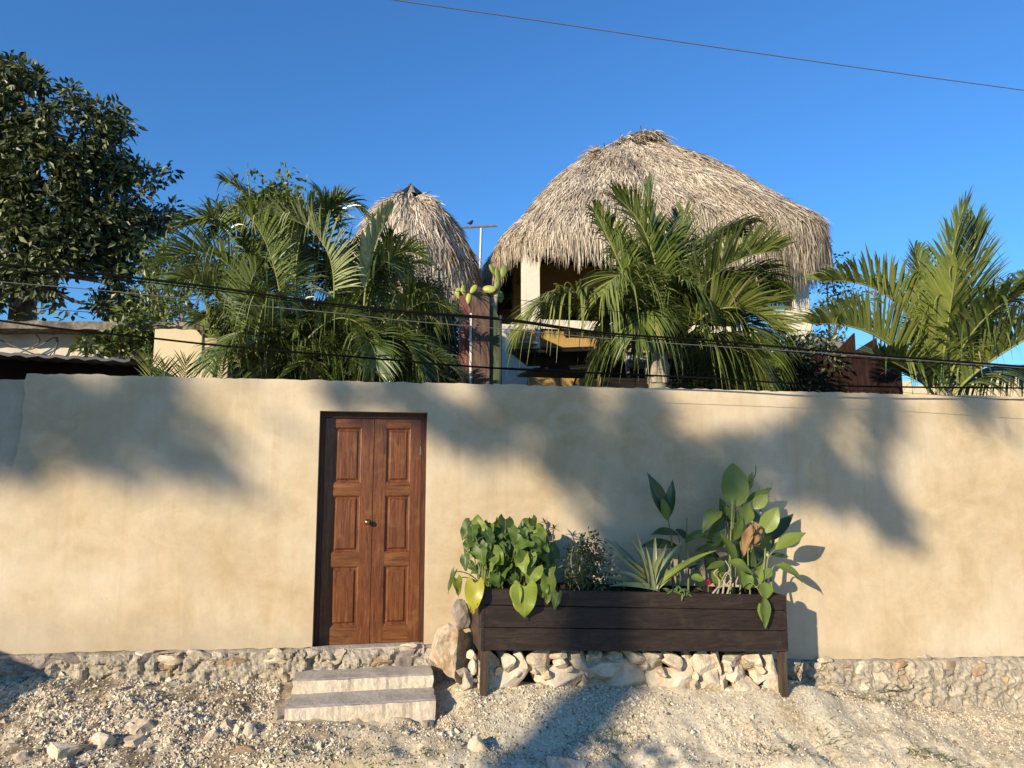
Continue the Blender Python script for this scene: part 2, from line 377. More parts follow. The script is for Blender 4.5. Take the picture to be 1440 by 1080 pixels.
M['dry_leaf'] = leafmat('withered_leaf', [(0, (.20, .11, .05)), (1, (.38, .25, .12))], .8, .15, (.25, .14, .06), .1, 6, True)
M['blade'] = leafmat('bromeliad_blade', [(0, (.16, .19, .08)), (.6, (.24, .27, .12)), (1, (.33, .34, .14))], .4, .15, objrnd=True)
M['stem'] = plain('green_stem', (.16, .19, .06), .5, 0, .4, 20)
M['pale_stem'] = plain('woody_stem', (.35, .30, .22), .8, 0, .2, 20)
M['dark_red_leaf'] = leafmat('dark_red_leaf', [(0, (.035, .012, .012)), (1, (.09, .03, .022))], .4, .1)
M['shrub_leaf'] = leafmat('shrub_leaf', [(0, (.04, .065, .02)), (.6, (.08, .11, .035)), (1, (.16, .18, .07))], .45, .2)
M['cactus'] = leafmat('cactus_pad', [(0, (.12, .17, .03)), (1, (.20, .24, .04))], .5, .05, objrnd=True)
M['cactus_lit'] = leafmat('lit_cactus_pad', [(0, (.32, .36, .06)), (1, (.38, .40, .08))], .5, .1, objrnd=True)  # brighter copy of the cactus pad, with sunlight put into the colour
M['grass'] = leafmat('grass', [(0, (.05, .09, .015)), (.6, (.10, .15, .03)), (1, (.28, .25, .12))], .6, .2)

# ================================================================ ground
def zb(x): return interp(x, [-40, -6, -2.3, 0, 1, 2.7, 4.26, 5.1, 6.7, 40], [-.12, -.10, -.14, -.28, -.355, -.44, -.535, -.74, -.90, -1.1])
def zr(x): return interp(x, [-40, -8, 8, 40], [-.08, -.08, -1.16, -1.3])
EDGE = -1.20
def ground_z(x, y):
    if y >= 0.02: return zb(x) + min(.3, (y-.02)*.3)
    u = min(1.0, -y/1.32)
    k = min(1, max(0, (x-.45)/.35)); u2 = max(0, (u-.34)/.66); u = u*(1-k)+u2*k
    z = zb(x)*(1-u) + zr(x)*u
    z += .045*math.exp(-((x+1.6)/.9)**2-((y+.65)/.35)**2)
    if y <= 0: z += .075*math.exp(-((x+.1)/.75)**4)*min(1, max(0, -(y+.45)/.25))*min(1, max(0, (y+1.28)/.12))
    pf = min(1, max(0, (x-.5)/.3))*min(1, max(0, (4.1-x)/.3))*min(1, max(0, (y+.95)/.3)) if y <= 0 else 0
    z += .075*pf
    if y > -2.2:
        fade = (1.0 if y > -1.9 else (y+2.2)/.3)*(1-.7*pf)
        z += fade*(.045*fbm(x*1.7, y*1.7, 3.1) + .024*fbm(x*5, y*6, 8.3, 4) + .016*fbm(x*13, y*13, 1.3, 4))
        if x > 1.0: z -= fade*.035*max(0, fbm(x*3.2+y*1.1, y*.55, 9.4, 4))**.8*min(1, max(0, -(y+.35)/.3))
        e = EDGE + .05*fbm(x*2.2, 0, 5.5) + (.0 if x > -.8 else .5*(x+.8))
        if y < e and x > -1.2: z -= .09*min(1, (e-y)/.03)
        elif y < e+.12 and x > -.9: z += .012
    return z
def axis(f0, f1, d, far):
    core = np.arange(f0, f1+1e-6, d); lo = []; x = f0; st = d
    while x > -far: st *= 1.35; x -= st; lo.append(x)
    hi = []; x = f1; st = d
    while x < far: st *= 1.35; x += st; hi.append(x)
    return np.array(lo[::-1] + list(core) + hi)
gx = axis(-3.6, 7.6, .032, 300); gy = axis(-2.0, .12, .03, 300)
G = np.array([[[x, y, ground_z(x, y)] for x in gx] for y in gy])
ny_, nx_ = len(gy), len(gx)
i = np.arange(ny_-1)[:, None]*nx_ + np.arange(nx_-1)[None, :]
mb = MB(); mb.add(G.reshape(-1, 3), np.stack([i, i+1, i+nx_+1, i+nx_], -1).reshape(-1, 4))
t = NT('caliche_ground'); v = t.world()
n1 = t.noise(v, 1.6, 7, .62, .4); n9 = t.noise(v, 6.5, 8, .7, .8); c = t.ramp(t.math('ADD', t.math('MULTIPLY', n1, .55), t.math('MULTIPLY', n9, .45)), [(.36, (.36, .28, .165)), (.5, (.60, .52, .355)), (.64, (.68, .605, .435))])
n2 = t.noise(v, 38, 6, .7); c = t.mix(.55, c, t.ramp(n2, [(.34, (.14, .13, .12)), (.5, (.5, .5, .5)), (.66, (.80, .80, .80))]), 'OVERLAY')
sp = t.n('ShaderNodeSeparateXYZ'); t.l(v, sp.inputs[0])
# darker soil on the loose heap by the left of the steps
mk = t.n('ShaderNodeMapRange'); t.l(sp.outputs[0], mk.inputs[0]); mk.inputs[1].default_value = 0.4; mk.inputs[2].default_value = -1.0
n3 = t.noise(v, 4.5, 6, .6, .5)
c = t.mix(t.math('MULTIPLY', mk.outputs[0], t.ramp(n3, [(.38, (0, 0, 0)), (.55, (.9, .9, .9))])), c, (.17, .125, .08))
vo = t.n('ShaderNodeTexVoronoi'); vo.inputs['Scale'].default_value = 55; t.l(v, vo.inputs['Vector'])
t.color(c); t.rough(1); t.b.inputs['Specular IOR Level'].default_value = .05
n12 = t.noise(v, 120, 4, .7); t.bump(t.math('ADD', t.math('MULTIPLY', n2, 1.3), t.math('MULTIPLY', n12, .5)), .55, .016)
M['ground'] = t.m
mb.build('ground', M['ground'], None, True, 'structure')

def gz(x, y): return ground_z(x, y)
# pebbles
OCT = np.array([[1, 0, 0], [-1, 0, 0], [0, 1, 0], [0, -1, 0], [0, 0, 1], [0, 0, -1]], float)
OF = np.array([[0, 2, 4], [2, 1, 4], [1, 3, 4], [3, 0, 4], [2, 0, 5], [1, 2, 5], [3, 1, 5], [0, 3, 5]])
def pebbles(pts, rad, name, mat, label):
    n = len(pts); v = OCT[None]*(rad[:, None, None]*rng.uniform(.55, 1.35, (n, 6, 1))) + rng.normal(0, .22, (n, 6, 3))*rad[:, None, None]
    ang = rng.uniform(0, 2*pi, n); ca, sa = np.cos(ang), np.sin(ang)
    v = np.stack([v[..., 0]*ca[:, None]-v[..., 1]*sa[:, None], v[..., 0]*sa[:, None]+v[..., 1]*ca[:, None], v[..., 2]*.8], -1) + pts[:, None, :]
    mb = MB(); mb.add(v.reshape(-1, 3), ((np.arange(n)*6)[:, None, None]+OF[None]).reshape(-1, 3), np.repeat(rng.random(n), 6))
    o = mb.build(name, mat, None, False, 'stuff'); tag(o, label, 'gravel'); return o
t = NT('gravel'); a = t.attr(); c = t.ramp(a, [(0, (.17, .12, .075)), (.22, (.40, .32, .21)), (.6, (.61, .53, .375)), (1, (.74, .67, .51))]); t.color(c); t.rough(1); t.b.inputs['Specular IOR Level'].default_value = .1
M['gravel'] = t.m
def scatter(n, x0, x1, y0, y1, dens):
    out = []
    while len(out) < n:
        x = random.uniform(x0, x1); y = random.uniform(y0, y1)
        if -.70 < x < .52 and y > -.78: continue
        if .86 < x < 3.68 and -.40 < y: continue
        if random.random() < dens(x, y): out.append((x, y, gz(x, y)))
    return np.array(out)
def d_left(x, y):
    d = 1.0 if x < -.6 else max(0, 1-(x+.6)/.5)
    return d*min(1, max(.12, .62+1.3*fbm(x*1.5, y*2.0, 1.3)))
p = scatter(36000, -3.4, 0.2, -1.75, .0, d_left); r = np.clip(rng.lognormal(-4.90, .48, len(p)), .0035, .034)
pebbles(p, r, 'coarse_gravel', M['gravel'], 'pale angular gravel heaped on the bank left of the steps')
def d_right(x, y):
    if y < EDGE+.02: return .10
    return min(1, max(.16, .42+1.7*fbm(x*1.2, y*2.4, 7.7)))*(1 if x < 3.8 else .75)
p = scatter(62000, -.9, 7.4, -1.75, .0, d_right); r = np.clip(rng.lognormal(-5.45, .55, len(p)), .0025, .024)
pebbles(p, r, 'fine_gravel', M['gravel'], 'fine pale gravel spread before the steps and planter')

# ================================================================ rocks
def ico(sub):
    import bmesh
    bm = bmesh.new(); bmesh.ops.create_icosphere(bm, subdivisions=sub, radius=1)
    v = np.array([x.co[:] for x in bm.verts]); f = np.array([[q.index for q in x.verts] for x in bm.faces]); bm.free(); return v, f
ICO = {k: ico(k) for k in (1, 2, 3, 4)}
def rock(sub, seed, cuts=9, rough=.08, lo=.42, hi=.82):
    r = np.random.default_rng(seed); v, f = ICO[sub]; v = v.copy()
    for _ in range(cuts):
        n = nrm(r.normal(size=3)); d = r.uniform(lo, hi); h = v@n
        v = v - np.where(h > d, h-d, 0)[:, None]*n
    o = r.uniform(0, 50, 3)
    for k in range(len(v)):
        q = v[k]; v[k] = q*(1 + rough*fbm(q[0]*2+o[0], q[1]*2+o[1], q[2]*2+o[2], 3) + (.035*fbm(q[0]*7+o[0], q[1]*7+o[1], q[2]*7+o[2], 3) if sub > 2 else 0))
    return v, f
def add_rock(mb, c, size, seed, sub=2, tilt=0.0, rough=.1, cuts=9):
    v, f = rock(sub, seed, cuts, rough); e = v.max(0)-v.min(0); v = (v-(v.max(0)+v.min(0))/2)/e*np.asarray(size)
    ca, sa = cos(tilt), sin(tilt)
    v = np.stack([v[:, 0]*ca+v[:, 2]*sa, v[:, 1], -v[:, 0]*sa+v[:, 2]*ca], 1) + np.asarray(c)
    return mb.add(v, f)

# ================================================================ garden wall
DX0, DX1, DZ = -.478, .462, 2.0
def zbot(x): return interp(x, [-8, -2.3, -.6, .5, 1.5, 2.7, 4.26, 6.7, 14], [.05, .035, .0, -.012, -.10, -.21, -.305, -.37, -.42])
def ztop(x): return 2.27 + .008*fbm(x*1.5, 2.2, 0) + .010*fbm(x*14, 4.4, 1, 3)
WALL = thing('garden_wall', (1.5, .1, -.3), 'cream plastered garden wall with ragged top running along the dirt verge', 'wall')
def wall_left(z): return interp(z, [-1, .3, .95, 1.25, 1.5, 1.62, 2.3], [-3.6, -3.12, -2.99, -2.955, -2.88, -2.84, -2.83]) + .03*fbm(z*6, 1.1, .3, 3)
xs = sorted(set([round(x, 3) for x in np.arange(-3.0, 14.01, .05)] + [DX0, DX1]))
xs = [x for x in xs if not (0 < abs(x-DX0) < .012 or 0 < abs(x-DX1) < .012)]
nlo, nhi = 42, 6
rows = []
for k in range(nlo+nhi):
    row = []
    for x in xs:
        if k < nlo: b = zbot(x) + .010*fbm(x*9, .2, 2.2, 3); z = b + (DZ-b)*k/(nlo-1)
        else: z = DZ + (ztop(x)-DZ)*(k-nlo+1)/nhi
        xx = x
        if x < -2.4: xl = wall_left(z); xx = -2.4 + (x+2.4)*(-2.4-xl)/.6
        edge = .010 if k == nlo+nhi-1 else 0
        y = .006*fbm(xx*1.2, z*1.2, .5, 3) + .0035*fbm(xx*6, z*6, 4.5, 3) + edge
        if k == 0: y += .004
        row.append((xx, y, z))
    rows.append(row)
V = np.array(rows); nr, nc = V.shape[:2]
mb = MB(); f = []
i0, i1 = xs.index(DX0), xs.index(DX1)
for k in range(nr-1):
    for j in range(nc-1):
        if k < nlo-1 and i0 <= j < i1: continue
        f.append([k*nc+j, k*nc+j+1, (k+1)*nc+j+1, (k+1)*nc+j])
mb.add(V.reshape(-1, 3), f, .5)
TH = .17
top = V[-1]; tb = top.copy(); tb[:, 1] = TH; tb[:, 2] += np.array([.012*fbm(x*9, 9.1, 3) for x in xs])
n = len(xs)
mb.add(np.vstack([top, tb]), [[j, j+1, n+j+1, n+j] for j in range(n-1)], .5)
bk = tb.copy(); bk[:, 2] = -.9
mb.add(np.vstack([tb, bk]), [[j, j+1, n+j+1, n+j] for j in range(n-1)], .5)
le = V[:, 0]; lb = le.copy(); lb[:, 1] = TH
mb.add(np.vstack([le, lb]), [[k, k+1, nr+k+1, nr+k] for k in range(nr-1)], .5)
RV = .135
for jj in (i0, i1):
    a = V[:nlo, jj]; b = a.copy(); b[:, 1] = TH
    mb.add(np.vstack([a, b]), [[k, k+1, nlo+k+1, nlo+k] for k in range(nlo-1)], .5)
a = V[nlo-1, i0:i1+1]; b = a.copy(); b[:, 1] = TH; n = len(a)
mb.add(np.vstack([a, b]), [[k, k+1, n+k+1, n+k] for k in range(n-1)], .5)
mb.build('plaster_face', M['plaster'], WALL, True)
# rough mortar footing under the plaster, with the rubble stones showing
PX = np.concatenate([np.arange(-4.2, 7.6, .017), np.arange(7.6, 14, .06)]); K = 30
rows = []; cellrnd = []
for k in range(K+1):
    row = []
    for x in PX:
        ft = zbot(x) + .012*fbm(x*7, 1.7, 6.1, 3); fb = zb(x)-.12
        z = ft + (fb-ft)*k/K
        wx, wz = x*6.2+.9*fbm(x*3, z*3, 1.2, 3), z*9.0+.9*fbm(x*3, z*3, 7.2, 3)
        ds, ps = mn.voronoi(Vector((wx, wz, .5)))
        gap = min(1.0, (ds[1]-ds[0])/.22); cr = (math.sin(ps[0][0]*12.9+ps[0][1]*78.2)*4375.5) % 1
        cover = min(1, max(0, (.80 if x < 2 else 1.0)+1.5*fbm(x*2.3, z*3, 4.4, 3)))     # where mortar smears over the stones
        out = .030 + .030*min(1, k/5) + .030*fbm(x*4, z*5, 2.0, 4) + .034*fbm(x*14, z*14, 5.0, 4) + (1-cover)*(.034*gap*(.4+cr)-.018) - .02*(1-cover)*(gap < .25)
        if k == 0: out = -.02
        if k == 1: out = .030+.02*fbm(x*11, 3, 1, 3)
        row.append((x, -out, z)); cellrnd.append(.5 if gap < .22 else .5+(cr-.5)*(1-.75*cover))
    rows.append(row)
V = np.array(rows); nc = len(PX); mb = MB()
i = np.arange(K)[:, None]*nc + np.arange(nc-1)[None, :]
mb.add(V.reshape(-1, 3), np.stack([i, i+nc, i+nc+1, i+1], -1).reshape(-1, 4), np.array(cellrnd))
mb.build('mortar_footing', M['footing'], WALL, False)
placed = []
def foot_stone(x, z, w_, h, mat, seed, proud=.035):
    mb = MB(); add_rock(mb, (x, -.028-proud*.2, z), (w_*1.05, .055+proud, h*.95), seed, 3, random.uniform(-.25, .25), .16, 15)
    mb.build('stone', mat, WALL, False)
for k, (px, py, w_, h, m) in enumerate([(322, 929, 42, 17, 'brownrock'), (240, 926, 30, 14, 'limestone'), (385, 921, 30, 22, 'limestone'), (410, 927, 18, 24, 'greyrock'), (470, 922, 34, 20, 'limestone'),
        (505, 927, 30, 18, 'limestone'), (537, 926, 30, 17, 'brownrock'), (570, 922, 26, 22, 'greyrock'), (575, 906, 22, 10, 'limestone'), (160, 925, 26, 14, 'greyrock'), (200, 921, 28, 16, 'limestone'),
        (60, 927, 60, 17, 'greyrock'), (100, 923, 44, 14, 'greyrock'), (30, 929, 34, 14, 'greyrock'), (280, 918, 30, 12, 'mortar'), (440, 915, 26, 14, 'mortar'),
        (1214, 937, 34, 20, 'limestone'), (1190, 934, 20, 12, 'brownrock'), (1265, 931, 16, 9, 'brownrock'), (1334, 934, 20, 16, 'boulder'), (1336, 946, 16, 12, 'greyrock'), (1376, 938, 24, 15, 'brownrock'),
        (1372, 962, 18, 12, 'greyrock'), (1412, 952, 14, 12, 'brownrock'), (1290, 944, 22, 14, 'limestone'), (1242, 950, 34, 18, 'limestone'), (1310, 958, 26, 14, 'mortar'), (1400, 968, 28, 18, 'mortar'), (1425, 955, 22, 16, 'limestone'),
        (1180, 950, 24, 16, 'mortar'), (1216, 964, 22, 14, 'limestone'), (1270, 965, 26, 14, 'mortar'), (1345, 970, 24, 12, 'limestone'), (1430, 975, 22, 14, 'limestone'), (1390, 925, 22, 10, 'mortar'), (1300, 922, 22, 9, 'limestone'), (1160, 925, 20, 10, 'limestone')]):
    q = P(px, py+3, -.04); u = ppm(-.04, px)
    foot_stone(q[0], q[2], w_*u*1.1, h*u*1.1, M[m], 100+k)
# older wall stub past the ragged left end
o = thing('neighbour_wall', (-4.6, .1, -.1), 'greyer older plaster wall behind the ragged left end of the cream wall', 'wall')
mb = MB(); nx2, nz2 = 60, 30
V = np.array([[(-6.5+3.75*j/nx2, .05+.006*fbm(j*.2, k*.2, 1.4), -.3+(2.22+.03*fbm(j*.25, 0, 6.6)+.3)*k/nz2) for j in range(nx2+1)] for k in range(nz2+1)])
f = [[k*(nx2+1)+j, k*(nx2+1)+j+1, (k+1)*(nx2+1)+j+1, (k+1)*(nx2+1)+j] for k in range(nz2) for j in range(nx2)]
mb.add(V.reshape(-1, 3), f); tp = V[-1]; b = tp.copy(); b[:, 1] = .16; n = nx2+1
mb.add(np.vstack([tp, b]), [[j, j+1, n+j+1, n+j] for j in range(nx2)])
bb = b.copy(); bb[:, 2] = -.3
mb.add(np.vstack([b, bb]), [[j, j+1, n+j+1, n+j] for j in range(nx2)])
mb.build('plaster_face', M['old_plaster'], o, True)

# ================================================================ double door
DOOR = thing('double_door', (0, RV, -.01), 'brown panelled wooden double door set in the cream wall above two steps', 'door')
YD = RV
mb = MB(); fw = .042
mb.box((DX0+.002, YD-.045, -.012), (DX0+fw, YD+.05, DZ-.002)); mb.box((DX1-fw, YD-.045, -.012), (DX1-.002, YD+.05, DZ-.002))
mb.box((DX0+fw+.001, YD-.045, DZ-.05), (DX1-fw-.001, YD+.05, DZ-.002))
fr = mb.build('door_frame', M['frame'], DOOR)
mb = MB(); mb.box((DX0+.002, -.03, -.08), (DX1-.002, YD+.06, -.014)); mb.build('threshold', M['concrete'], DOOR)
lx0, lx1, mid = DX0+fw+.002, DX1-fw-.002, -.005
ZP = [(1.865, 1.37), (1.262, .762), (.648, .135)]
for (a, b, knob) in ((lx0, mid-.003, True), (mid+.003, lx1, False)):
    st_l, st_r = (.075, .105) if knob else (.105, .095)
    top_, bot_ = DZ-.053, -.008
    # stiles run full height, rails between
    mb = MB(); y0, y1 = YD-.022, YD+.022
    mb.box((a, y0, bot_), (a+st_l, y1, top_)); mb.box((b-st_r, y0, bot_), (b, y1, top_))
    leaf = mb.build('door_leaf', M['door'], DOOR)
    edges = [top_] + [z for q in ZP for z in q] + [bot_]
    for k in range(0, 8, 2):
        mb = MB(); mb.box((a+st_l+.0005, y0+.0015, edges[k+1]), (b-st_r-.0005, y1-.001, edges[k])); mb.build('rail', M['door_h'], leaf)
    for (zt, zl) in ZP:
        mb = MB(); xa, xb = a+st_l+.001, b-st_r-.001; zt2, zl2 = zt-.001, zl+.001
        # moulding ring, recess, raised field
        prof = [(0, y0+.004), (.012, y0+.012), (.014, y0+.020), (.026, y0+.020), (.042, y0+.007)]
        rings = [[(xa+d, y, zl2+d), (xb-d, y, zl2+d), (xb-d, y, zt2-d), (xa+d, y, zt2-d)] for d, y in prof]
        v = np.array(rings).reshape(-1, 3); f = []
        for r_ in range(len(prof)-1):
            for s_ in range(4): f.append([r_*4+s_, r_*4+(s_+1) % 4, r_*4+4+(s_+1) % 4, r_*4+4+s_])
        f.append([len(prof)*4-4+q for q in range(4)])
        mb.add(v, f); mb.build('panel', M['door'], leaf)
    if knob:
        kx, kz = b-.040, 1.02+.01
        mb = MB(); an = np.linspace(0, 1, 10)
        prof = [(0, .030), (.006, .030), (.010, .014), (.028, .012), (.034, .024), (.046, .029), (.056, .024), (.062, .010), (.063, .0)]
        pts = np.array([(kx, y0-d, kz) for d, _ in prof]); mb.tube(pts, [max(r_*.85, .0005) for _, r_ in prof], 20)
        kb = mb.build('knob', M['brass'], leaf, True)
    else:
        mb = MB(); mb.box((b-.012, y0-.012, 1.62), (b-.002, y0-.001, 1.70)); mb.build('latch', M['steel'], leaf)
# steps
ST = thing('concrete_steps', (-.1, -.5, -.47), 'two low concrete steps leading up to the brown double door', 'steps')
def slab(xa, xb, yf, yb, zt, zb_, seed, name):
    nx3, ny3, nz3 = 44, 10, 6
    mb = MB()
    def q(x, y, z, top=False):
        e = .010*fbm(x*5, y*5+seed, z*5, 3) + .004*fbm(x*20, y*20+seed, z*20, 2)
        return e
    T = np.array([[(xa+(xb-xa)*i/nx3 + (.012*fbm(j*.4, seed, 1) if i in (0, nx3) else 0), yf+(yb-yf)*j/ny3 - q(xa+(xb-xa)*i/nx3, yf, zt)*1.2*(j == 0), zt+q(xa+(xb-xa)*i/nx3, yf+(yb-yf)*j/ny3, 0)*.5-(.007 if j == 0 else 0)) for i in range(nx3+1)] for j in range(ny3+1)])
    F_ = np.array([[(T[0, i, 0]+(.01*fbm(k*.6, seed, 4) if i in (0, nx3) else 0), T[0, i, 1]-.006*min(1, k)-q(T[0, i, 0], 3.3, zt-.03*k)*1.6, T[0, i, 2]+(zb_-T[0, i, 2])*k/nz3) for i in range(nx3+1)] for k in range(nz3+1)])
    m = nx3+1
    mb.add(T.reshape(-1, 3), [[j*m+i, j*m+i+1, (j+1)*m+i+1, (j+1)*m+i] for j in range(ny3) for i in range(nx3)], None, None, 0)
    mb.add(F_.reshape(-1, 3), [[k*m+i, (k+1)*m+i, (k+1)*m+i+1, k*m+i+1] for k in range(nz3) for i in range(nx3)], None, None, 1)
    for side in (0, nx3):
        a = T[:, side]; b = a.copy(); b[:, 2] = zb_; n = len(a)
        mb.add(np.vstack([a, b]), [[j, j+1, n+j+1, n+j] for j in range(n-1)], None, None, 1)
    mb.build(name, [M['concrete'], M['step_face']], ST, False)
a, b = P(411, 955, -.36), P(609, 950, -.36); slab(a[0], b[0], -.36, -.03, (a[2]+b[2])/2, -.42, 1.1, 'step')
a, b = P(401, 993, -.72), P(613, 986, -.72); slab(a[0], b[0], -.72, -.375, (a[2]+b[2])/2, -.62, 7.7, 'step')

# ================================================================ planter box
PF, PB = -.55, -.06
pl, pr = P(673, 870, PF)[0], P(1107, 876, PF)[0]
zt0, zt1 = P(673, 827, PF)[2], P(1106, 837, PF)[2]
zl0, zl1 = P(673, 915, PF)[2], P(1107, 917, PF)[2]
def ptop(x): return zt0 + (zt1-zt0)*(x-pl)/(pr-pl)
def pbot(x): return zl0 + (zl1-zl0)*(x-pl)/(pr-pl)
PLT = thing('planter_box', ((pl+pr)/2, (PF+PB)/2, zl0), 'long dark brown plank planter box on short legs against the cream wall', 'planter')
def board(xa, xb, ya, yb, fa, fb, m, nm='plank'):
    """board between height fractions fa..fb of the (slightly sagging) box"""
    mb = MB(); g = .0022
    if xb-xa > .5:
        N = 24; sec = []
        for k in range(N+1):
            x = xa+(xb-xa)*k/N; za = pbot(x)+(ptop(x)-pbot(x))*fa+g; zz = pbot(x)+(ptop(x)-pbot(x))*fb-g
            yo = .0025*fbm(x*2, fa*9, 3.3, 2); c = .004
            sec.append([(x, ya+yo+c, za), (x, ya+yo, za+c), (x, ya+yo, zz-c), (x, ya+yo+c, zz), (x, yb, zz), (x, yb, za)])
        v = np.array(sec).reshape(-1, 3)
        f = [[k*6+q, k*6+(q+1) % 6, k*6+6+(q+1) % 6, k*6+6+q] for k in range(N) for q in range(6)]
        mb.add(v, f)
        for e in (0, N*6): mb.add(v[e:e+6], [[0, 1, 2, 3], [0, 3, 4, 5]])
    else:
        v = [(x, y, (pbot(x)+(ptop(x)-pbot(x))*fa+g) if z == 0 else (pbot(x)+(ptop(x)-pbot(x))*fb-g)) for x in (xa, xb) for y in (ya, yb) for z in (0, 1)]
        mb.hexa(v)
    mb.build(nm, m, PLT)
FR = [(0, .37), (.37, .73), (.73, 1.0)]
for fa, fb in FR:
    board(pl+.026, pr, PF, PF+.026, fa, fb, M['planter'])
    board(pl, pr, PB-.026, PB, fa, fb, M['planter'])
    board(pl-.001, pl+.024, PF+.004, PB-.03, fa, fb, M['planter_v'])
    board(pr-.026, pr-.001, PF+.03, PB-.03, fa, fb, M['planter'])
mb = MB(); mb.hexa([(x, y, ptop(x)-.05 if z else pbot(x)+.03) for x in (pl+.03, pr-.03) for y in (PF+.03, PB-.03) for z in (0, 1)]); mb.build('soil', M['soil'], PLT)
for x, y, rise in ((pl+.0275, PF+.030, 1), (pr-.075, PF+.030, 0), (pl+.0275, PB-.08, 0), (pr-.075, PB-.08, 0)):
    mb = MB(); xb = x+(.018 if rise else .045); zt_ = ptop(x)-.002 if rise else pbot(x)+.02
    zg = gz(x, y)-.04
    if rise:   # slim corner post, plus the stouter leg below the box
        mb.box((x-.002, PF-.004, pbot(x)-.004), (x+.018, PF+.0285, zt_-.0))
        mb.build('corner_post', M['planter'], PLT); mb = MB()
    mb.hexa([(xx+(-.012 if (z == 0 and rise) else 0), yy, zg if z == 0 else pbot(xx)-.001) for xx in (x, x+.058) for yy in (y-.026, y+.034) for z in (0, 1)])
    mb.build('leg', M['planter_v'], PLT)

# stones stacked under the planter
random.seed(19)
SB = thing('stone_base', ((pl+pr)/2, -.3, -.5), 'dry stacked pale limestone rubble packed under the dark planter box', 'stones')
mb = MB(); mb.hexa([(x, y, (gz(x, -.3)-.05) if z == 0 else pbot(x)-.03) for x in (pl+.14, pr-.12) for y in (-.26, -.08) for z in (0, 1)]); mb.build('shade_infill', M['shade_dark'], SB)  # dark box that paints the black shade between the stones
SL = [(691.4, 932, 23, 30, .1), (714, 929, 17, 30, -.5), (733, 930, 13, 31, -.5), (761, 932, 42, 31, .05), (785.5, 922, 22, 11, 0), (791, 936, 19, 17, .1), (814, 931, 33, 26, .1), (838, 927, 24, 19, -.3), (866, 926, 33, 15, .1),
      (714, 956, 70, 42, -.12), (790, 957, 66, 34, -.08), (851, 941, 50, 30, .15), (826, 957, 11, 14, .2), (843, 968, 56, 28, .0), (895.4, 925, 33, 19, .05), (922, 934, 32, 30, .25), (947, 930, 20, 38, -.8), (970, 934, 22, 32, -.2),
      (992, 934, 33, 32, .1), (1013, 935, 12, 36, -.2), (1036, 929, 36, 19, -.2), (1042, 949, 36, 31, .2), (1065, 931, 26, 28, .1), (1086, 947, 22, 58, -.12), (883, 953, 62, 46, .0), (950, 957, 62, 36, -.1), (1000, 957, 30, 33, .15),
      (983, 970, 30, 22, 0), (1018, 966, 26, 30, .1), (1052, 968, 36, 24, 0), (1069, 952, 18, 20, .1), (702, 945, 14, 12, 0), (728, 950, 14, 14, .3), (752, 940, 14, 16, .1), (772, 952, 14, 16, 0), (802, 946, 12, 12, 0), (832, 946, 12, 12, 0), (858, 936, 14, 12, 0), (908, 938, 12, 14, 0), (934, 947, 14, 12, 0), (980, 952, 14, 16, 0), (1003, 940, 12, 14, 0), (1026, 942, 14, 16, 0), (1056, 936, 14, 14, 0), (1072, 940, 14, 14, 0), (680, 950, 12, 30, 0), (684, 972, 22, 16, 0), (720, 978, 40, 14, 0), (980, 976, 36, 14, 0), (1034, 976, 36, 14, 0), (766, 972, 40, 18, 0), (905, 975, 40, 18, 0), (931, 972, 30, 18, 0), (1080, 975, 28, 18, 0)]
for k, (px, py, w_, h, tl) in enumerate(SL):
    Y = PF+.135 + random.uniform(-.03, .03); q = P(px, py, Y-.04); u = ppm(Y, px)
    mb = MB(); add_rock(mb, (q[0], Y+.05, q[2]), (w_*u*1.15, random.uniform(.19, .24), h*u*1.15), 300+k, 4 if w_ > 28 else 3, tl, .09, 15)
    mb.build('stone', M['limestone'] if k not in (9, 10, 21) else M['limestone'], SB)

def rock_thing(px, py, w_, h, Y, mat, label, seed, tilt=0, sub=3, dep=None, group=None, name='rock', cat='rock'):
    q = P(px, py, Y); u = ppm(Y, px); mb = MB()
    add_rock(mb, q, (w_*u, dep or max(w_, h)*u*.7, h*u), seed, sub, tilt, .16 if sub == 4 else .12, 5 if sub == 4 else 10)
    o = mb.build(name, mat, None, False, None, None, q); tag(o, label, cat, group); return o
rock_thing(635, 916, 58, 80, -.20, M['boulder'], 'big upright tan and white boulder leaning on the wall beside the planter', 47, .05, 4, .30, None, 'boulder', 'boulder')
rock_thing(649, 864, 24, 42, -.12, M['greyrock'], 'smaller purplish grey stone wedged above the big boulder at planter corner', 42, -.35, 3, .12)
LR = 'rocks lying on the gravel bank'
RK = [(664, 921, 15, 13, -.36, 'limestone', 'small pale stone touching the upper end of the planter left leg', .2), (664, 938, 13, 22, -.40, 'limestone', 'pale upright stone just left of the planter leg, below a smaller one', .05),
      (658, 957, 16, 28, -.44, 'limestone', 'slim flat stone standing at the foot of the planter left leg', .05), (649, 945, 16, 13, -.42, 'greyrock', 'small dark grey rock at the foot of the big tan boulder', .2)]
for k, (px, py, w_, h, Y, m, lb, tl) in enumerate(RK): rock_thing(px, py, w_, h, Y, M[m], lb, 50+k, tl, 2)
def ground_rock(px, py, w_, h, mat, label, seed, tilt=0, name='rock'):
    # find ground point under the pixel
    Y = -2.2
    for _ in range(110):
        q = P(px, py+h*.15, Y); d = q[2]-gz(q[0], Y)
        if d < 0: break
        Y += .02
    return rock_thing(px, py, w_, h, Y, mat, label, seed, tilt, 3, None, LR, name)
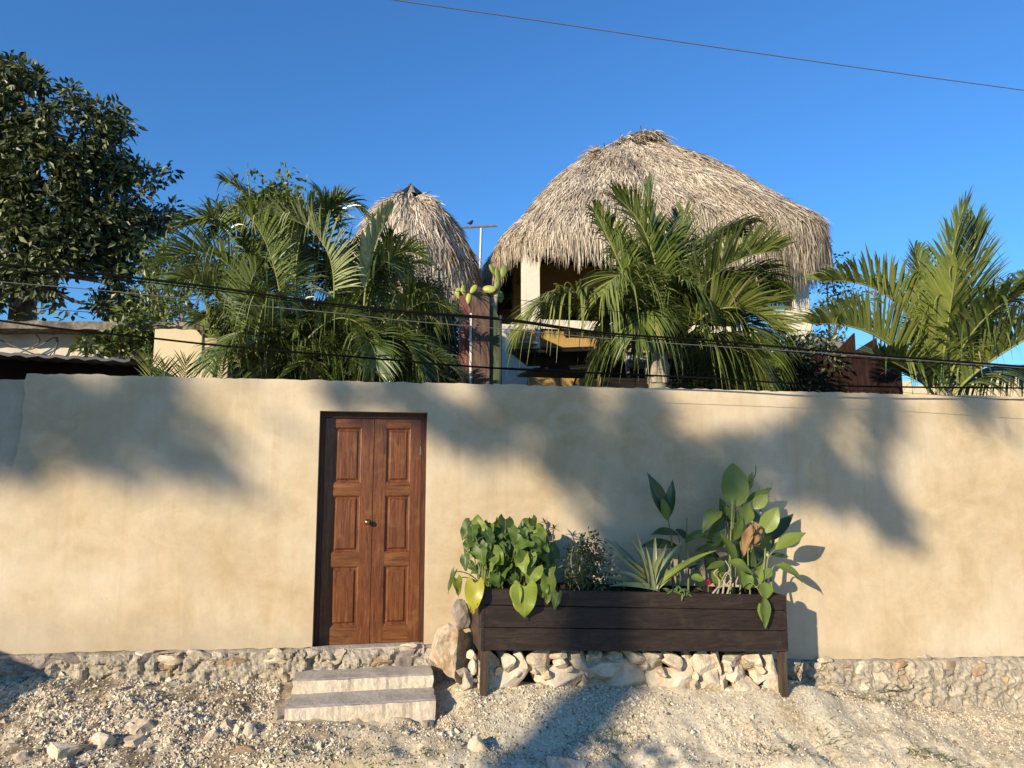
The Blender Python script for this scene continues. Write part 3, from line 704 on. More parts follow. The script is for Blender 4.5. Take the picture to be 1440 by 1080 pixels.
for k, (px, py, w_, h, m, lb, tl) in enumerate([(201, 1024, 46, 24, 'limestone', 'largest pale angular rock on the gravel left of the steps', .35), (193, 1043, 36, 20, 'limestone', 'flat pale rock just below the largest angular rock', .3),
        (318, 1022, 26, 16, 'limestone', 'pale flat rock left of the two small upright rocks near the steps', .2), (333, 1030, 17, 22, 'limestone', 'upright grey rock, left one of the pair near the lower step', -.3), (351, 1029, 20, 22, 'limestone', 'upright white rock, right one of the pair near the lower step', .4),
        (344, 1056, 30, 13, 'brownrock', 'flat orange brown stone lying below the pair of upright rocks', .1), (396, 1006, 22, 18, 'greyrock', 'dark rounded rock against the left end of the lower step', .1),
        (92, 1058, 50, 26, 'limestone', 'broad earthy rock half buried at the lower left of the bank', .1), (145, 1045, 34, 28, 'limestone', 'lumpy tan rock half buried between broad earthy rock and largest rock', .2), (298, 1038, 24, 20, 'limestone', 'small buried tan rock left of the flat orange brown stone', 0),
        (30, 1065, 26, 18, 'limestone', 'small pale rock at the bottom left corner of the gravel', .3), (673, 1050, 30, 28, 'limestone', 'worn grey stone set in the packed dirt below the planter left leg', .2), (600, 1020, 20, 14, 'greyrock', 'small dark rock in the gravel right of the lower step', .1),
        (800, 1075, 60, 26, 'limestone', 'rounded gravelly stone at the road edge inside the trunk shadow', 0)]):
    ground_rock(px, py, w_, h, M[m], lb, 70+k, tl)

# ================================================================ buildings behind the wall
leafq = []
def spline(pts, n=60):
    pts = np.asarray(pts, float); s = np.arange(len(pts)); q = np.linspace(0, len(pts)-1, n); out = []
    for t_ in q:
        k = min(int(t_), len(pts)-2); f = t_-k
        p0, p1, p2, p3 = pts[max(k-1, 0)], pts[k], pts[k+1], pts[min(k+2, len(pts)-1)]
        out.append(.5*((2*p1)+(-p0+p2)*f+(2*p0-5*p1+4*p2-p3)*f*f+(-p0+3*p1-3*p2+p3)*f**3))
    return np.array(out)
def wallbox(name, a, b, mat, parent, wob=.004):
    mb = MB(); mb.box(a, b); return mb.build(name, mat, parent)

# thatched roofs: surface (u around, v from ridge to eave) covered by strands
def thatch_roof(parent, ring, apex, bulge, n, slen, swid, hang, seed, mats, name='thatch', vmin=0.0, SH=.84, drop=lambda u: .7, lop=0.0):
    """ring(u)->eave point, apex(u)->ridge point; bulge lifts the middle of the slope"""
    r = np.random.default_rng(seed)
    U = np.linspace(0, 1, 97); Vv = np.linspace(0, 1, 23)
    def S(u, v):
        a = apex(u); e = ring(u); vs = np.minimum(v/SH, 1.0); p = a + (e-a)*vs[..., None]
        vd = np.clip((v-SH)/(1-SH), 0, 1.1)
        bl = bulge*(1+lop*np.cos(2*np.pi*(u-.5)))
        p[..., 2] += bl*np.sin(np.pi*np.clip(vs, 0, 1)**.9) - drop(u)*vd**1.3
        out = e-a; out[..., 2] = 0; p += nrm(out)*(.10*np.sin(vd*1.4))[..., None]
        p[..., 2] += .05*np.sin(u*37+v*5)+.04*np.sin(u*71-v*9)
        return p
    uu, vv = np.meshgrid(U, Vv); core = S(uu.ravel(), vv.ravel()); core[:, 2] -= .07
    m = len(U); mb = MB(); i = np.arange(len(Vv)-1)[:, None]*m + np.arange(m-1)[None, :]
    mb.add(core, np.stack([i, i+m, i+m+1, i+1], -1).reshape(-1, 4))
    # underside
    inn = core.copy(); cen = core[-m:].mean(0); inn[:, 2] -= .14
    mb.add(inn, np.stack([i, i+1, i+m+1, i+m], -1).reshape(-1, 4))
    rf = mb.build('roof_core', mats[1], parent, True)
    v = r.random(n)**.62; v = vmin+(1-vmin)*v; v = v*1.01
    u = r.random(n)
    p0 = S(u, v); e = 1e-3
    dv = nrm(S(u, v+.02)-p0); du = nrm(S(np.mod(u+.004, 1), v)-p0)
    nn = nrm(np.cross(dv, du)); nn *= np.sign(nn[:, 2:3]+1e-6)
    L = slen*r.uniform(.55, 1.3, n); jit = r.normal(0, .22, n)
    d = nrm(dv + du*jit[:, None] + nn*r.normal(.04, .10, n)[:, None])
    lift = r.uniform(.0, .075, n)**1.0
    st = p0 + nn*lift[:, None]
    at_e = np.clip((v-.9)/.1, 0, 1)
    d = nrm(d*(1-.75*at_e[:, None]) + np.array([0, 0, -1.0])*.75*at_e[:, None] + r.normal(0, .10, (n, 3))*at_e[:, None])
    L = L*(1+at_e*(hang-1)*r.uniform(.4, 1, n))
    kk = np.linspace(0, 1, 4)
    droop = (np.array([0, 0, -1.0])[None, None, :]*(kk**2)[None, :, None])*(L*r.uniform(.05, .30, n))[:, None, None]
    stray = r.random(n) < .02
    droop[stray] *= -.6
    pts = st[:, None, :] + d[:, None, :]*(L[:, None]*kk[None, :])[..., None] + droop
    side = nrm(np.cross(d, nn) + nn*r.normal(0, .5, n)[:, None])
    wv = side[:, None, :]*(swid*r.uniform(.5, 1.4, n))[:, None, None]*np.array([.7, 1, .8, .15])[None, :, None]
    rn = np.clip(r.beta(2.2, 2.0, n), 0, 1)
    mb = MB(); mb.strips(pts, wv, rn)
    o = mb.build(name, mats[0], parent, False, 'stuff'); return S

def rrect_ring(x0, x1, y0, y1, z, rad, dz=lambda x, y: 0):
    cx, cy, hx, hy = (x0+x1)/2, (y0+y1)/2, (x1-x0)/2, (y1-y0)/2
    def f(u):
        a = 2*pi*np.asarray(u); c, s_ = np.cos(a), np.sin(a); q = 4.0
        k = (np.abs(c)**q+np.abs(s_)**q)**(-1/q)
        x = cx+hx*c*k; y = cy+hy*s_*k
        return np.stack([x, y, z+dz(x, y)], -1)
    return f

HUT = thing('thatched_house', (4.9, 7.3, 0), 'tall two storey cream house under a big palm thatched hip roof', 'house')
ring = rrect_ring(2.18, 8.22, 4.5, 10.0, 5.66, 1.0, lambda x, y: .46*np.clip((x-4.5)/3.5, 0, 1)+.06*np.sin(x*1.7)+.03*np.sin(x*5+y*3))
def hutdrop(u):      # the eave is trimmed shorter at the left front corner
    d = np.abs((np.asarray(u)-.625+.5) % 1-.5); return .80-.60*np.exp(-(d/.07)**2)
def apex(u):
    a = 2*pi*np.asarray(u); x = 5.08+.70*np.cos(a); y = 7.2+.10*np.sin(a)
    z = 8.10+.22*np.clip((x-4.6)/1.0, -1, 1)+.0*x
    return np.stack([x, y, z], -1)
SURF = thatch_roof(HUT, ring, apex, .10, 110000, .26, .0072, 1.4, 11, (M['thatch'], M['thatch_core']), drop=hutdrop, lop=.7)
# ridge tufts
def tuft(parent, pts, n, L, sw, seed, mat, up=.5, name='ridge_tuft'):
    r = np.random.default_rng(seed); pts = np.asarray(pts, float)
    k = r.integers(0, len(pts)-1, n); f = r.random(n); c = pts[k]+(pts[k+1]-pts[k])*f[:, None] + r.normal(0, .05, (n, 3))
    d = r.normal(0, 1, (n, 3)); d[:, 2] = np.abs(d[:, 2])*up-.25; d = nrm(d); LL = L*r.uniform(.5, 1.2, n)
    kk = np.linspace(0, 1, 4); p = c[:, None, :]+d[:, None, :]*(LL[:, None]*kk)[..., None]+np.array([0, 0, -1.0])*(kk**2)[None, :, None]*(LL*.5)[:, None, None]
    sd = nrm(np.cross(d, r.normal(size=(n, 3)))); wv = sd[:, None, :]*sw*np.array([.8, 1, .8, .1])[None, :, None]
    mb = MB(); mb.strips(p, wv, np.clip(r.beta(1.4, 2.4, n), 0, 1)); return mb.build(name, mat, parent, False, 'stuff')
tuft(HUT, [(4.4, 7.2, 7.9), (4.8, 7.2, 8.2), (5.2, 7.2, 8.44), (5.5, 7.2, 8.50), (5.75, 7.2, 8.36)], 1500, .30, .010, 5, M['thatch'], .35)
tuft(HUT, [(4.15, 7.0, 7.82), (4.45, 7.1, 7.95)], 420, .34, .014, 6, M['thatch'], .4)
# storeys and columns
X0, X1, Y0, Y1 = 2.48, 7.2, 5.0, 9.6
c0 = P(737, 400, Y0)[0]; c1 = P(759, 400, Y0)[0]
wallbox('column', (c0, Y0, 2.9), (c1, Y0+.26, 5.25), M['hut_wall'], HUT)
c0r = P(1116, 420, Y0)[0]; c1r = P(1138, 420, Y0)[0]
wallbox('column', (c0r, Y0, 2.6), (c1r, Y0+.3, 5.25), M['hut_wall'], HUT)
zpar = P(800, 450, Y0)[2]; zpb = P(800, 463, Y0)[2]
wallbox('parapet', (c1+.002, Y0+.02, zpb), (c0r-.002, Y0+.2, zpar), M['hut_wall'], HUT)
wallbox('parapet', (P(1085, 440, Y0)[0], Y0-.02, P(1085, 476, Y0)[2]), (c1r+.02, Y0-.002, P(1085, 436, Y0)[2]), M['hut_wall'], HUT)
wallbox('upper_wall', (X0+.1, 7.1, 3.62), (X1-.1, 7.3, 5.6), M['ochre'], HUT)
wallbox('side_wall', (X0+.05, 5.9, 3.62), (X0+.2, 7.098, 4.3), M['ochre'], HUT)
wx0, wx1 = P(796, 445, 7.08)[0], P(835, 445, 7.08)[0]
win = wallbox('window', (wx0, 7.07, P(796, 452, 7.08)[2]-.3), (wx1, 7.098, P(796, 436, 7.08)[2]), M['shade_dark'], HUT)
mb = MB()
for xx in (wx0-.05, (wx0+wx1)/2-.02, wx1): mb.box((xx, 7.05, P(796, 452, 7.08)[2]-.3), (xx+.05, 7.068, P(796, 436, 7.08)[2]+.04))
mb.build('window_frame', M['frame'], win)
wallbox('floor_slab', (X0, Y0+.302, 3.48), (X1, Y1, 3.60), M['shade_dark'], HUT)
gx0, gx1 = P(697, 500, Y0)[0], P(737, 500, Y0)[0]
wallbox('ground_floor_wall', (gx0, Y0-.12, -.2), (gx1+.15, Y0+.3, zpb+.02), M['hut_wall'], HUT)
wallbox('ground_floor_wall', (gx1+.152, Y0+.9, -.2), (X1, Y0+1.1, 3.479), M['shade_dark'], HUT)  # recess wall coloured near black to stand for the shade in there
wallbox('ground_floor_wall', (X0, Y0+1.102, -.2), (X0+.2, Y1, 3.479), M['hut_wall'], HUT)
wallbox('ground_floor_wall', (X0+.202, Y1-.2, -.2), (X1, Y1, 5.2), M['ochre'], HUT)
wallbox('low_wall', (gx1-.02, Y0-.5, -.2), (P(832, 535, Y0)[0], Y0-.35, P(770, 526, Y0)[2]), M['ochre'], HUT)
for k in range(7):                       # roof poles seen under the left eave
    mb = MB(); y = 5.0+k*.75; mb.tube([(2.55, y, 5.0), (4.4, 7.0+.05*k, 7.7)], .045, 6); mb.build('rafter', M['pole_wood'], HUT)

# little tiled canopy and two black awnings on the house front
o = thing('tiled_canopy', P(740, 475, Y0-.3), 'small sloping terracotta tiled canopy on the pale wall of the thatched house', 'canopy')
a, b = P(722, 478, Y0-.45), P(757, 481, Y0-.45)
mb = MB(); zt_ = P(740, 465, Y0-.13)[2]
for k in range(6):
    xa = a[0]+(b[0]-a[0])*k/6; xb_ = a[0]+(b[0]-a[0])*(k+1)/6
    th = np.linspace(0, pi, 5); ring_ = [np.array([(xa+xb_)/2-cos(q)*(xb_-xa)*.5, 0, sin(q)*.03]) for q in th]
    v = [r_+np.array([0, Y0-.50, a[2]]) for r_ in ring_]+[r_+np.array([.0, Y0-.125, zt_]) for r_ in ring_]
    m2 = MB(); m2.add(v, [[q, q+1, q+6, q+5] for q in range(4)]); m2.build('tile', M['terracotta'], o)
mb.box((a[0], Y0-.48, a[2]-.05), (b[0], Y0-.125, a[2]-.015)); mb.build('canopy_base', M['grey_wood'], o)
for (pxs, lab) in (([(715, 491), (835, 487), (742, 512), (838, 510)], 'upper black sheet awning jutting from the thatched house front'), ([(752, 517), (840, 512), (727, 527), (840, 530)], 'lower black sheet awning just above the garden wall')):
    q = [P(*pxs[0], 3.4), P(*pxs[1], 3.4), P(*pxs[2], 3.9), P(*pxs[3], 3.9)]
    o = thing('awning', q[0], lab, 'awning')
    mb = MB(); d = np.array([0, .02, -.03]); v = [q[2], q[2]+d, q[0], q[0]+d, q[3], q[3]+d, q[1], q[1]+d]
    v = [q[0]+d, q[0], q[2]+d, q[2], q[1]+d, q[1], q[3]+d, q[3]]
    mb.hexa(v); mb.build('sheet', M['black_metal'], o)
    mb = MB(); mb.tube([q[0]+d*1.5, q[1]+d*1.5], .018, 6); mb.build('edge_bar', M['black_metal'], o)
    mb = MB(); mb.tube([q[1]-np.array([.05, -.05, .0]), (q[1][0], 4.9, q[1][2]-.6)], .015, 6); mb.build('bracket', M['black_metal'], o)
# outside stair between the palms
o = thing('outdoor_stair', P(900, 505, 3.6), 'pale edged wooden stair rising behind the central palm trunk', 'stairs')
for k in range(5):
    a = P(886-k*1.5, 512-k*10, 3.3+k*.22); b = P(918-k*1.5, 512-k*10, 3.3+k*.22)
    mb = MB(); mb.box((a[0], a[1], a[2]-.03), (b[0], a[1]+.21, a[2]+.03)); mb.build('tread', M['white_paint'] if k % 2 else M['grey_wood'], o)
a0, a1 = P(884, 530, 3.25), P(876, 465, 4.4)
mb = MB(); mb.tube([a0, a1], .03, 6); mb.build('stringer', M['grey_wood'], o)
a0, a1 = P(919, 530, 3.25), P(912, 465, 4.4)
mb = MB(); mb.tube([a0, a1], .03, 6); mb.build('stringer', M['grey_wood'], o)

HUT2 = thing('small_thatched_hut', (.95, 6.6, 0), 'smaller round hut with conical thatched roof and tiled peak behind the palms', 'hut')
pk = P(578, 284, 6.6); er = P(662, 400, 6.6)[0]-pk[0]; zE = P(660, 372, 6.6)[2]
ring2 = lambda u: np.stack([pk[0]+(er*.99)*np.cos(2*pi*np.asarray(u)), 6.6+er*np.sin(2*pi*np.asarray(u)), zE+0*np.asarray(u)], -1)
apex2 = lambda u: np.stack([pk[0]+.14*np.cos(2*pi*np.asarray(u)), 6.6+.14*np.sin(2*pi*np.asarray(u)), pk[2]+0*np.asarray(u)], -1)
thatch_roof(HUT2, ring2, apex2, .24, 26000, .32, .0105, 1.3, 21, (M['thatch'], M['thatch_core']), drop=lambda u: .55, SH=.78, vmin=.05)
for k in range(12):
    a = 2*pi*k/12; m2 = MB()
    c = np.array([pk[0], 6.6, pk[2]+.07]); d = np.array([cos(a), sin(a), 0]); sd = np.array([-sin(a), cos(a), 0])
    th = np.linspace(0, pi, 5)
    v = [c+d*.04+sd*.03*-cos(q)+np.array([0, 0, .22+.02*sin(q)]) for q in th]+[c+d*.31+sd*.085*-cos(q)+np.array([0, 0, -.04+.045*sin(q)]) for q in th]
    m2.add(v, [[q, q+1, q+6, q+5] for q in range(4)]); m2.build('ridge_tile', M['black_metal'] if k % 3 else M['greyrock'], HUT2)
mb = MB(); mb.tube([pk+np.array([0, 0, .1]), P(576, 259, 6.6)], [.045, .035], 6); mb.build('finial_stick', M['pole_wood'], HUT2)
an = np.linspace(0, 2*pi, 25); rr = er*.72
mb = MB(); lo = np.array([(pk[0]+rr*cos(a), 6.6+rr*sin(a), -.2) for a in an]); hi = lo.copy(); hi[:, 2] = zE-.3
mb.add(np.vstack([lo, hi]), [[k, k+1, 25+k+1, 25+k] for k in range(24)]); mb.build('round_wall', M['hut_wall'], HUT2, True)

# pipe aerial with a bird
o = thing('pipe_aerial', P(675, 352, 8.5), 'thin pipe aerial with crossbar sticking up between the two thatched roofs', 'aerial')
mb = MB(); mb.tube([P(672, 470, 8.5), P(676.5, 321, 8.5)], .03, 6); mb.build('mast', M['galv'], o)
mb = MB(); mb.tube([P(648, 320, 8.5), P(700, 317.5, 8.5)], .027, 6); mb.build('crossbar', M['galv'], o)
bq = P(661.5, 313.5, 8.5); s_ = ppm(8.5, 661)
o = thing('bird', P(661.5, 318.5, 8.5), 'small black bird perched on the aerial crossbar', 'bird')
mb = MB(); mb.tube([bq+np.array(q)*s_ for q in ((-5.5, 0, -.8), (-3.4, 0, -.5), (-1.8, 0, -.3), (0, 0, .0), (1.6, 0, 1.0), (2.3, -.4, 2.2), (2.7, -.6, 3.2), (3.6, -.8, 3.0), (4.6, -1, 2.7))], np.array([.5, .8, 2.0, 2.7, 2.3, 1.6, 1.5, .7, .1])*s_, 10)
mb.build('body', M['bird'], o, True)
mb = MB()
for q in (-.4, .9): mb.tube([bq+np.array((q, 0, -2))*s_, bq+np.array((q, 0, -4.6))*s_], .25*s_, 5)
mb.build('legs', M['bird'], o)

# left house: flat slab, whitewashed wall, tin awning
LH = thing('flat_roofed_house', (-3.2, 4, 0), 'low flat roofed house with mossy concrete slab edge and flaking whitewash', 'house')
def slabrow(name, pts_px, Yf, Yb, th_px, mat, parent, seed):
    mb = MB(); N = len(pts_px); fr_t = np.array([P(x, y, Yf) for x, y in pts_px]); u = ppm(Yf, 150)
    fr_b = fr_t-np.array([0, 0, th_px*u]); bt = fr_t.copy(); bt[:, 1] = Yb; bb = fr_b.copy(); bb[:, 1] = Yb
    fr_t[:, 2] += [.02*fbm(x*.05, seed, 0) for x, _ in pts_px]; fr_b[:, 2] += [.02*fbm(x*.06, seed, 3) for x, _ in pts_px]
    sec = np.stack([fr_b, fr_t, bt, bb], 1).reshape(-1, 3)
    mb.add(sec, [[k*4+q, k*4+4+q, k*4+4+(q+1) % 4, k*4+(q+1) % 4] for k in range(N-1) for q in range(4)])
    mb.add(sec[:4], [[0, 1, 2, 3]]); mb.add(sec[-4:], [[3, 2, 1, 0]])
    return mb.build(name, mat, parent)
slabrow('roof_slab', [(x, 451+x*.008) for x in range(-420, 301, 12)], 3.0, 7.0, 11, M['grey_concrete'], LH, 1)
slabrow('wall', [(x, 462+x*.01) for x in range(-410, 231, 12)], 3.35, 6.8, 300, M['white_wash'], LH, 4)
a = P(-330, 478, 1.9); b = P(183, 505, 1.9)
mb = MB(); v = []
N = 60
for k in range(N+1):
    x = a[0]+(b[0]-a[0])*k/N; z = a[2]+(b[2]-a[2])*k/N + .012*sin(k*1.9)
    v += [(x, 1.9, z), (x, 1.9, z-.03), (x, 3.34, z+.12), (x, 3.34, z+.09)]
mb.add(v, [[k*4+q, k*4+4+q, k*4+4+r_, k*4+r_] for k in range(N) for q, r_ in ((0, 1), (2, 0), (1, 3))])
mb.build('tin_awning', M['tin'], LH)
wallbox('painted_shade_wall', (a[0], 2.7, -.2), (P(216, 510, 2.7)[0], 2.8, P(100, 503, 2.7)[2]), M['shade_dark'], LH)  # dark sheet added as painted shade below the tin awning
CV = thing('wall_creeper', P(165, 492, 3.2), 'straggling leafy creeper hanging over the whitewashed wall of the flat roofed house', 'creeper')
cs = [P(random.uniform(108, 222), random.gauss(488, 8), 3.1+random.uniform(-.1, .15)) for _ in range(60)]+[P(random.uniform(150, 240), random.gauss(456, 8), 2.9+random.uniform(0, .4)) for _ in range(60)]
leafq.append((CV, cs, 5, .12, .05, .10, 77))
for p in ([(0, 478), (40, 492), (80, 474), (75, 500)], [(70, 500), (80, 485), (78, 474)], [(110, 470), (160, 484), (215, 490)], [(200, 500), (225, 470), (240, 450)], [(20, 500), (55, 482), (50, 470)]):
    mb = MB(); mb.tube(spline([P(x, y, 3.25) for x, y in p], 14), .008, 5); mb.build('stem', M['bark'], CV, True)
CB = thing('cream_wall_block', (P(260, 500, 2.4)[0], 2.6, 0), 'short cream rendered wall block with uneven top in front of the flat roofed house', 'wall')
slabrow('rendered_block', [(218+k*9.67, 463+(.0 if k < 7 else 13)+2*fbm(k*.9, 1, 1)) for k in range(10)], 2.4, 2.9, 300, M['cream_wall'], CB, 8)
q0, q1 = P(307, 488, 2.42), P(321, 505, 2.42)
wallbox('grey_pier', (q0[0], 2.42, -.2), (q1[0], 2.85, q0[2]-.06), M['old_plaster'], CB)
mb = MB(); mb.tube([P(285, 464, 2.39), P(284.5, 503, 2.39)], .01, 5); mb.build('drain_pipe', M['grey_cable'], CB)
q0 = P(290, 440, 4.2); q1 = P(322, 476, 4.2)

# painted boards standing behind the wall
BF = 'old painted boards'
for (px0, px1, top_, sh, m, Y, lab) in ((645, 664, 408, 'slant', 'plank_red', 2.4, 'faded red painted board standing behind the garden wall'), (663, 688, 402, 'point', 'plank_brown', 2.3, 'tall weathered brown board with pointed top standing between red and green boards'), (690, 704, 428, 'slant2', 'plank_green', 2.35, 'mossy green board with slanted top beside the thin black post')):
    q = P(px0, 540, Y); xa = q[0]; xb_ = P(px1, 540, Y)[0]; zt_ = P(px0, top_, Y)[2]; u = ppm(Y, px0)
    w3 = xb_-xa
    top_pts = {'slant': [(xa, zt_), (xa+w3*.3, zt_-.06), (xb_, zt_-.30)], 'point': [(xa, zt_-12*u), (xa+w3*.45, zt_), (xb_, zt_-16*u)], 'slant2': [(xa, zt_), (xa+w3*.4, zt_-.05), (xb_, zt_-.22)]}[sh]
    mb = MB(); out = [(xa, -.2)] + top_pts + [(xb_, -.2)]; n = len(out)
    v = [(x, Y, z) for x, z in out]+[(x, Y+.035, z) for x, z in out]
    f4 = [[k, n+k, n+(k+1) % n, (k+1) % n] for k in range(n)]
    mb.add(v, f4, .5); mb.add(v, [[0, k, k+1] for k in range(1, n-1)]+[[n, n+k+1, n+k] for k in range(1, n-1)], .5)
    o = mb.build('painted_board', M[m], None, False, None, None, np.array([(xa+xb_)/2, Y, -.2])); tag(o, lab, 'board', BF)
    if sh == 'point':
        m2 = MB(); m2.box((xa-.025, Y-.004, -.2), (xa-.003, Y+.03, zt_-.35)); e = m2.build('edge_batten', M['white_paint'], None, False, None, None, ORG[o.name]); e.parent = o; e.location = (0, 0, 0)
# dark red fence boards on the right
FN = thing('board_fence', (P(1215, 545, 3.0)[0], 3.0, -.2), 'dark red brown fence of wide boards with saw tooth tops behind the wall', 'fence')
for k, (xa, xb_, yl, yr) in enumerate(((1100, 1128, 505, 500), (1129, 1157, 502, 496), (1158, 1178, 500, 494), (1179, 1203, 492, 468), (1204, 1234, 493, 475), (1235, 1266, 494, 480))):
    a = P(xa, yl, 3.0); b = P(xb_-1, yr, 3.0)
    mb = MB(); v = [(a[0], 3.0, -.2), (b[0], 3.0, -.2), (b[0], 3.0, b[2]), (a[0], 3.0, a[2])]; v += [(x, y+.04, z) for x, y, z in v]
    mb.add(v, [[0, 1, 2, 3], [5, 4, 7, 6], [1, 5, 6, 2], [4, 0, 3, 7], [3, 2, 6, 7]]); mb.build('board', M['plank_dark'], FN)
# small thatch strip beside the right column and pale far roofs
o = thing('lean_to_roof', P(1165, 480, 4.2), 'small brown lean to roof strip right of the thatched house', 'roof')
a, b, c_, d_ = P(1140, 468, 4.6), P(1150, 488, 4.0), P(1190, 492, 4.0), P(1185, 480, 4.6)
mb = MB(); mb.hexa([b-(0, 0, .04), b, a-(0, 0, .04), a, c_-(0, 0, .04), c_, d_-(0, 0, .04), d_]); mb.build('roof_sheet', M['grey_wood'], o)
for (pts, lab) in (([(1285, 560), (1285, 543), (1360, 530), (1450, 516), (1450, 560)], 'pale distant roof beyond the right end of the wall'), ([(1262, 560), (1262, 537), (1283, 536), (1283, 560)], 'small white distant building between fence and right palm')):
    Y = 14.0; mb = MB(); n = len(pts); f0 = [P(x, y, Y) for x, y in pts]; f1 = [q+np.array([0, 3.0, 0]) for q in f0]
    mb.add(f0+f1, [[k, n+k, n+(k+1) % n, (k+1) % n] for k in range(n)]); mb.add(f0, [[0, k+1, k] for k in range(1, n-1)])
    o = thing('distant_building', f0[0], lab, 'building'); mb.build('gable_wall', M['cream_wall'], o)
for x in (1229, 1239):
    o = thing('thin_mast', P(x, 545, 9), 'thin pale mast behind the palm, %s' % ('shorter one nearer the thatched house' if x == 1229 else 'taller one nearer the right palm'), 'mast', 'thin masts on the right')
    mb = MB(); mb.tube([P(x, 560, 9), P(x-.5, 412 if x == 1229 else 405, 9)], .022, 6); mb.build('pole', M['galv'], o)
    mb = MB(); mb.box(P(x-2.5, 415, 9.01)-np.array([0, .02, 0]), P(x+2.5, 409, 9.03)); mb.build('cap', M['galv'], o)
# thin black post on the wall and the cables
o = thing('black_post', P(704, 542, .3), 'thin black upright post rising behind the wall beside the green board', 'post')
mb = MB(); mb.tube([P(704, 560, .3), P(704.3, 445, .3)], .0125, 8); mb.build('pole', M['black_metal'], o)
mb = MB(); mb.tube([P(704.3, 444, .3), P(704.3, 449, .3)], .02, 8); mb.build('cap', M['black_metal'], o)
def cable(px, Y, r_, mat, lab):
    pts = spline([P(x, y, Y) for x, y in px]); mb = MB(); mb.tube(pts, r_, 6)
    o = mb.build('overhead_cable', mat, None, True, None, None, pts[0]); tag(o, lab, 'cable', 'overhead cables'); return o
cable([(-420, 330), (-60, 366), (120, 383), (300, 404), (450, 425), (560, 437), (704, 448), (850, 468), (1000, 479), (1200, 497), (1500, 520)], .3, .0115, M['cable'], 'thick black cable crossing highest in front of the palms')
cable([(-420, 338), (-60, 374), (120, 388), (300, 408), (450, 428), (560, 440), (704, 450), (850, 471), (1000, 483), (1200, 503), (1500, 522)], .25, .006, M['cable'], 'thinner black cable running just under the upper thick cable')
cable([(-420, 408), (-60, 444), (30, 455), (100, 464), (200, 474), (300, 485), (450, 498), (560, 507), (700, 518), (850, 525), (1000, 532), (1200, 543), (1500, 546)], -.2, .009, M['cable'], 'thick black cable sagging lowest, just above the wall top')
cable([(-420, 356), (-60, 391), (150, 409), (340, 428), (480, 441), (560, 450), (700, 462), (830, 474), (960, 484), (1120, 494), (1300, 507), (1500, 522)], .1, .0042, M['grey_cable'], 'thin grey cable between the two thick black cables')
cable([(-420, 392), (-60, 425), (150, 441), (260, 452), (300, 462), (450, 486), (600, 512), (760, 519), (920, 530)], .12, .003, M['cable'], 'thin dark wire dropping across the cream wall block')
cable([(480, 386), (620, 406), (700, 418), (850, 436), (1000, 452), (1180, 470)], .5, .003, M['cable'], 'thin dark wire crossing the painted boards and the house arch')
cable([(860, 535), (1000, 541), (1120, 546), (1250, 551), (1400, 561), (1560, 572)], -.33, .0022, M['cable'], 'hair thin wire skimming the top of the wall on the right')
cable([(440, -20), (555, 0), (750, 28), (950, 58), (1150, 87), (1300, 108), (1440, 127), (1600, 150)], -1.2, .0042, M['grey_cable'], 'lone thin cable crossing the open sky at the top right')

# ================================================================ palms
def bez(p0, p1, p2, n):
    s = np.linspace(0, 1, n)[:, None]; return p0*(1-s)**2+2*p1*s*(1-s)+p2*s*s
def frond(parent, p0, p1, p2, L, n, W, lift=.35, droop=.35, seed=0, mat=None, up=(0, 0, 1), start=.14, spread=(75, 28), rad=.014, both=(1, 1), name='frond', jag=.09):
    r = np.random.default_rng(seed+1000); N = 40
    c = bez(np.asarray(p0, float), np.asarray(p1, float), np.asarray(p2, float), N)
    T = nrm(np.gradient(c, axis=0)); up = np.asarray(up, float)
    ph = r.uniform(0, 6)
    P_, W_, RN = [], [], []
    for sgn, on in ((1, both[0]), (-1, both[1])):
        if not on: continue
        s = np.sort(np.clip(np.linspace(start, 1, n)+r.normal(0, .006, n), start, 1))
        f = s*(N-1); k = np.minimum(f.astype(int), N-2); fr_ = (f-k)[:, None]
        b = c[k]*(1-fr_)+c[k+1]*fr_; t_ = nrm(T[k]*(1-fr_)+T[k+1]*fr_)
        S = nrm(np.cross(t_, up)); Nn = np.cross(S, t_)
        ang = np.radians(spread[0]+(spread[1]-spread[0])*((s-start)/(1-start))**1.3) + r.normal(0, jag, n)
        lf = lift + r.normal(0, jag, n) + .10*np.sin(s*9+ph)
        d = t_*np.cos(ang)[:, None] + (sgn*S*np.cos(lf)[:, None] + Nn*np.sin(lf)[:, None])*np.sin(ang)[:, None]
        ln = L*on*(np.interp((s-start)/(1-start), [0, .12, .35, .65, .9, 1], [.55, .82, 1, .92, .62, .40]))*r.uniform(.88, 1.08, n)
        broken = r.random(n) < .10; dr = droop*r.uniform(.6, 1.5, n); dr[broken] += .7
        kk = np.linspace(0, 1, 7)
        pts = b[:, None, :]+d[:, None, :]*(ln[:, None]*kk)[..., None] + np.array([0, 0, -1.0])*(ln*dr)[:, None, None]*(.45*kk**1.8+.85*kk**4)[None, :, None]
        wv = nrm(t_ - d*np.sum(t_*d, 1, keepdims=True)); wv = nrm(wv + Nn*r.normal(0, .18, n)[:, None])
        prof = np.array([.55, .95, 1, .93, .75, .45, .06])
        P_.append(pts); W_.append(wv[:, None, :]*(W*.5*prof)[None, :, None]*r.uniform(.8, 1.15, n)[:, None, None]); RN.append(np.clip(r.normal(.45, .2, n), 0, .97)+(.6*(r.random(n) < .02)))
    mb = MB(); mb.strips(np.concatenate(P_), np.concatenate(W_), np.clip(np.concatenate(RN), 0, 1))
    o = mb.build(name, mat, parent, True)
    m2 = MB(); m2.tube(c, np.linspace(rad, rad*.25, N), 6); m2.build('stalk', M['rachis'], o, True)
    return o
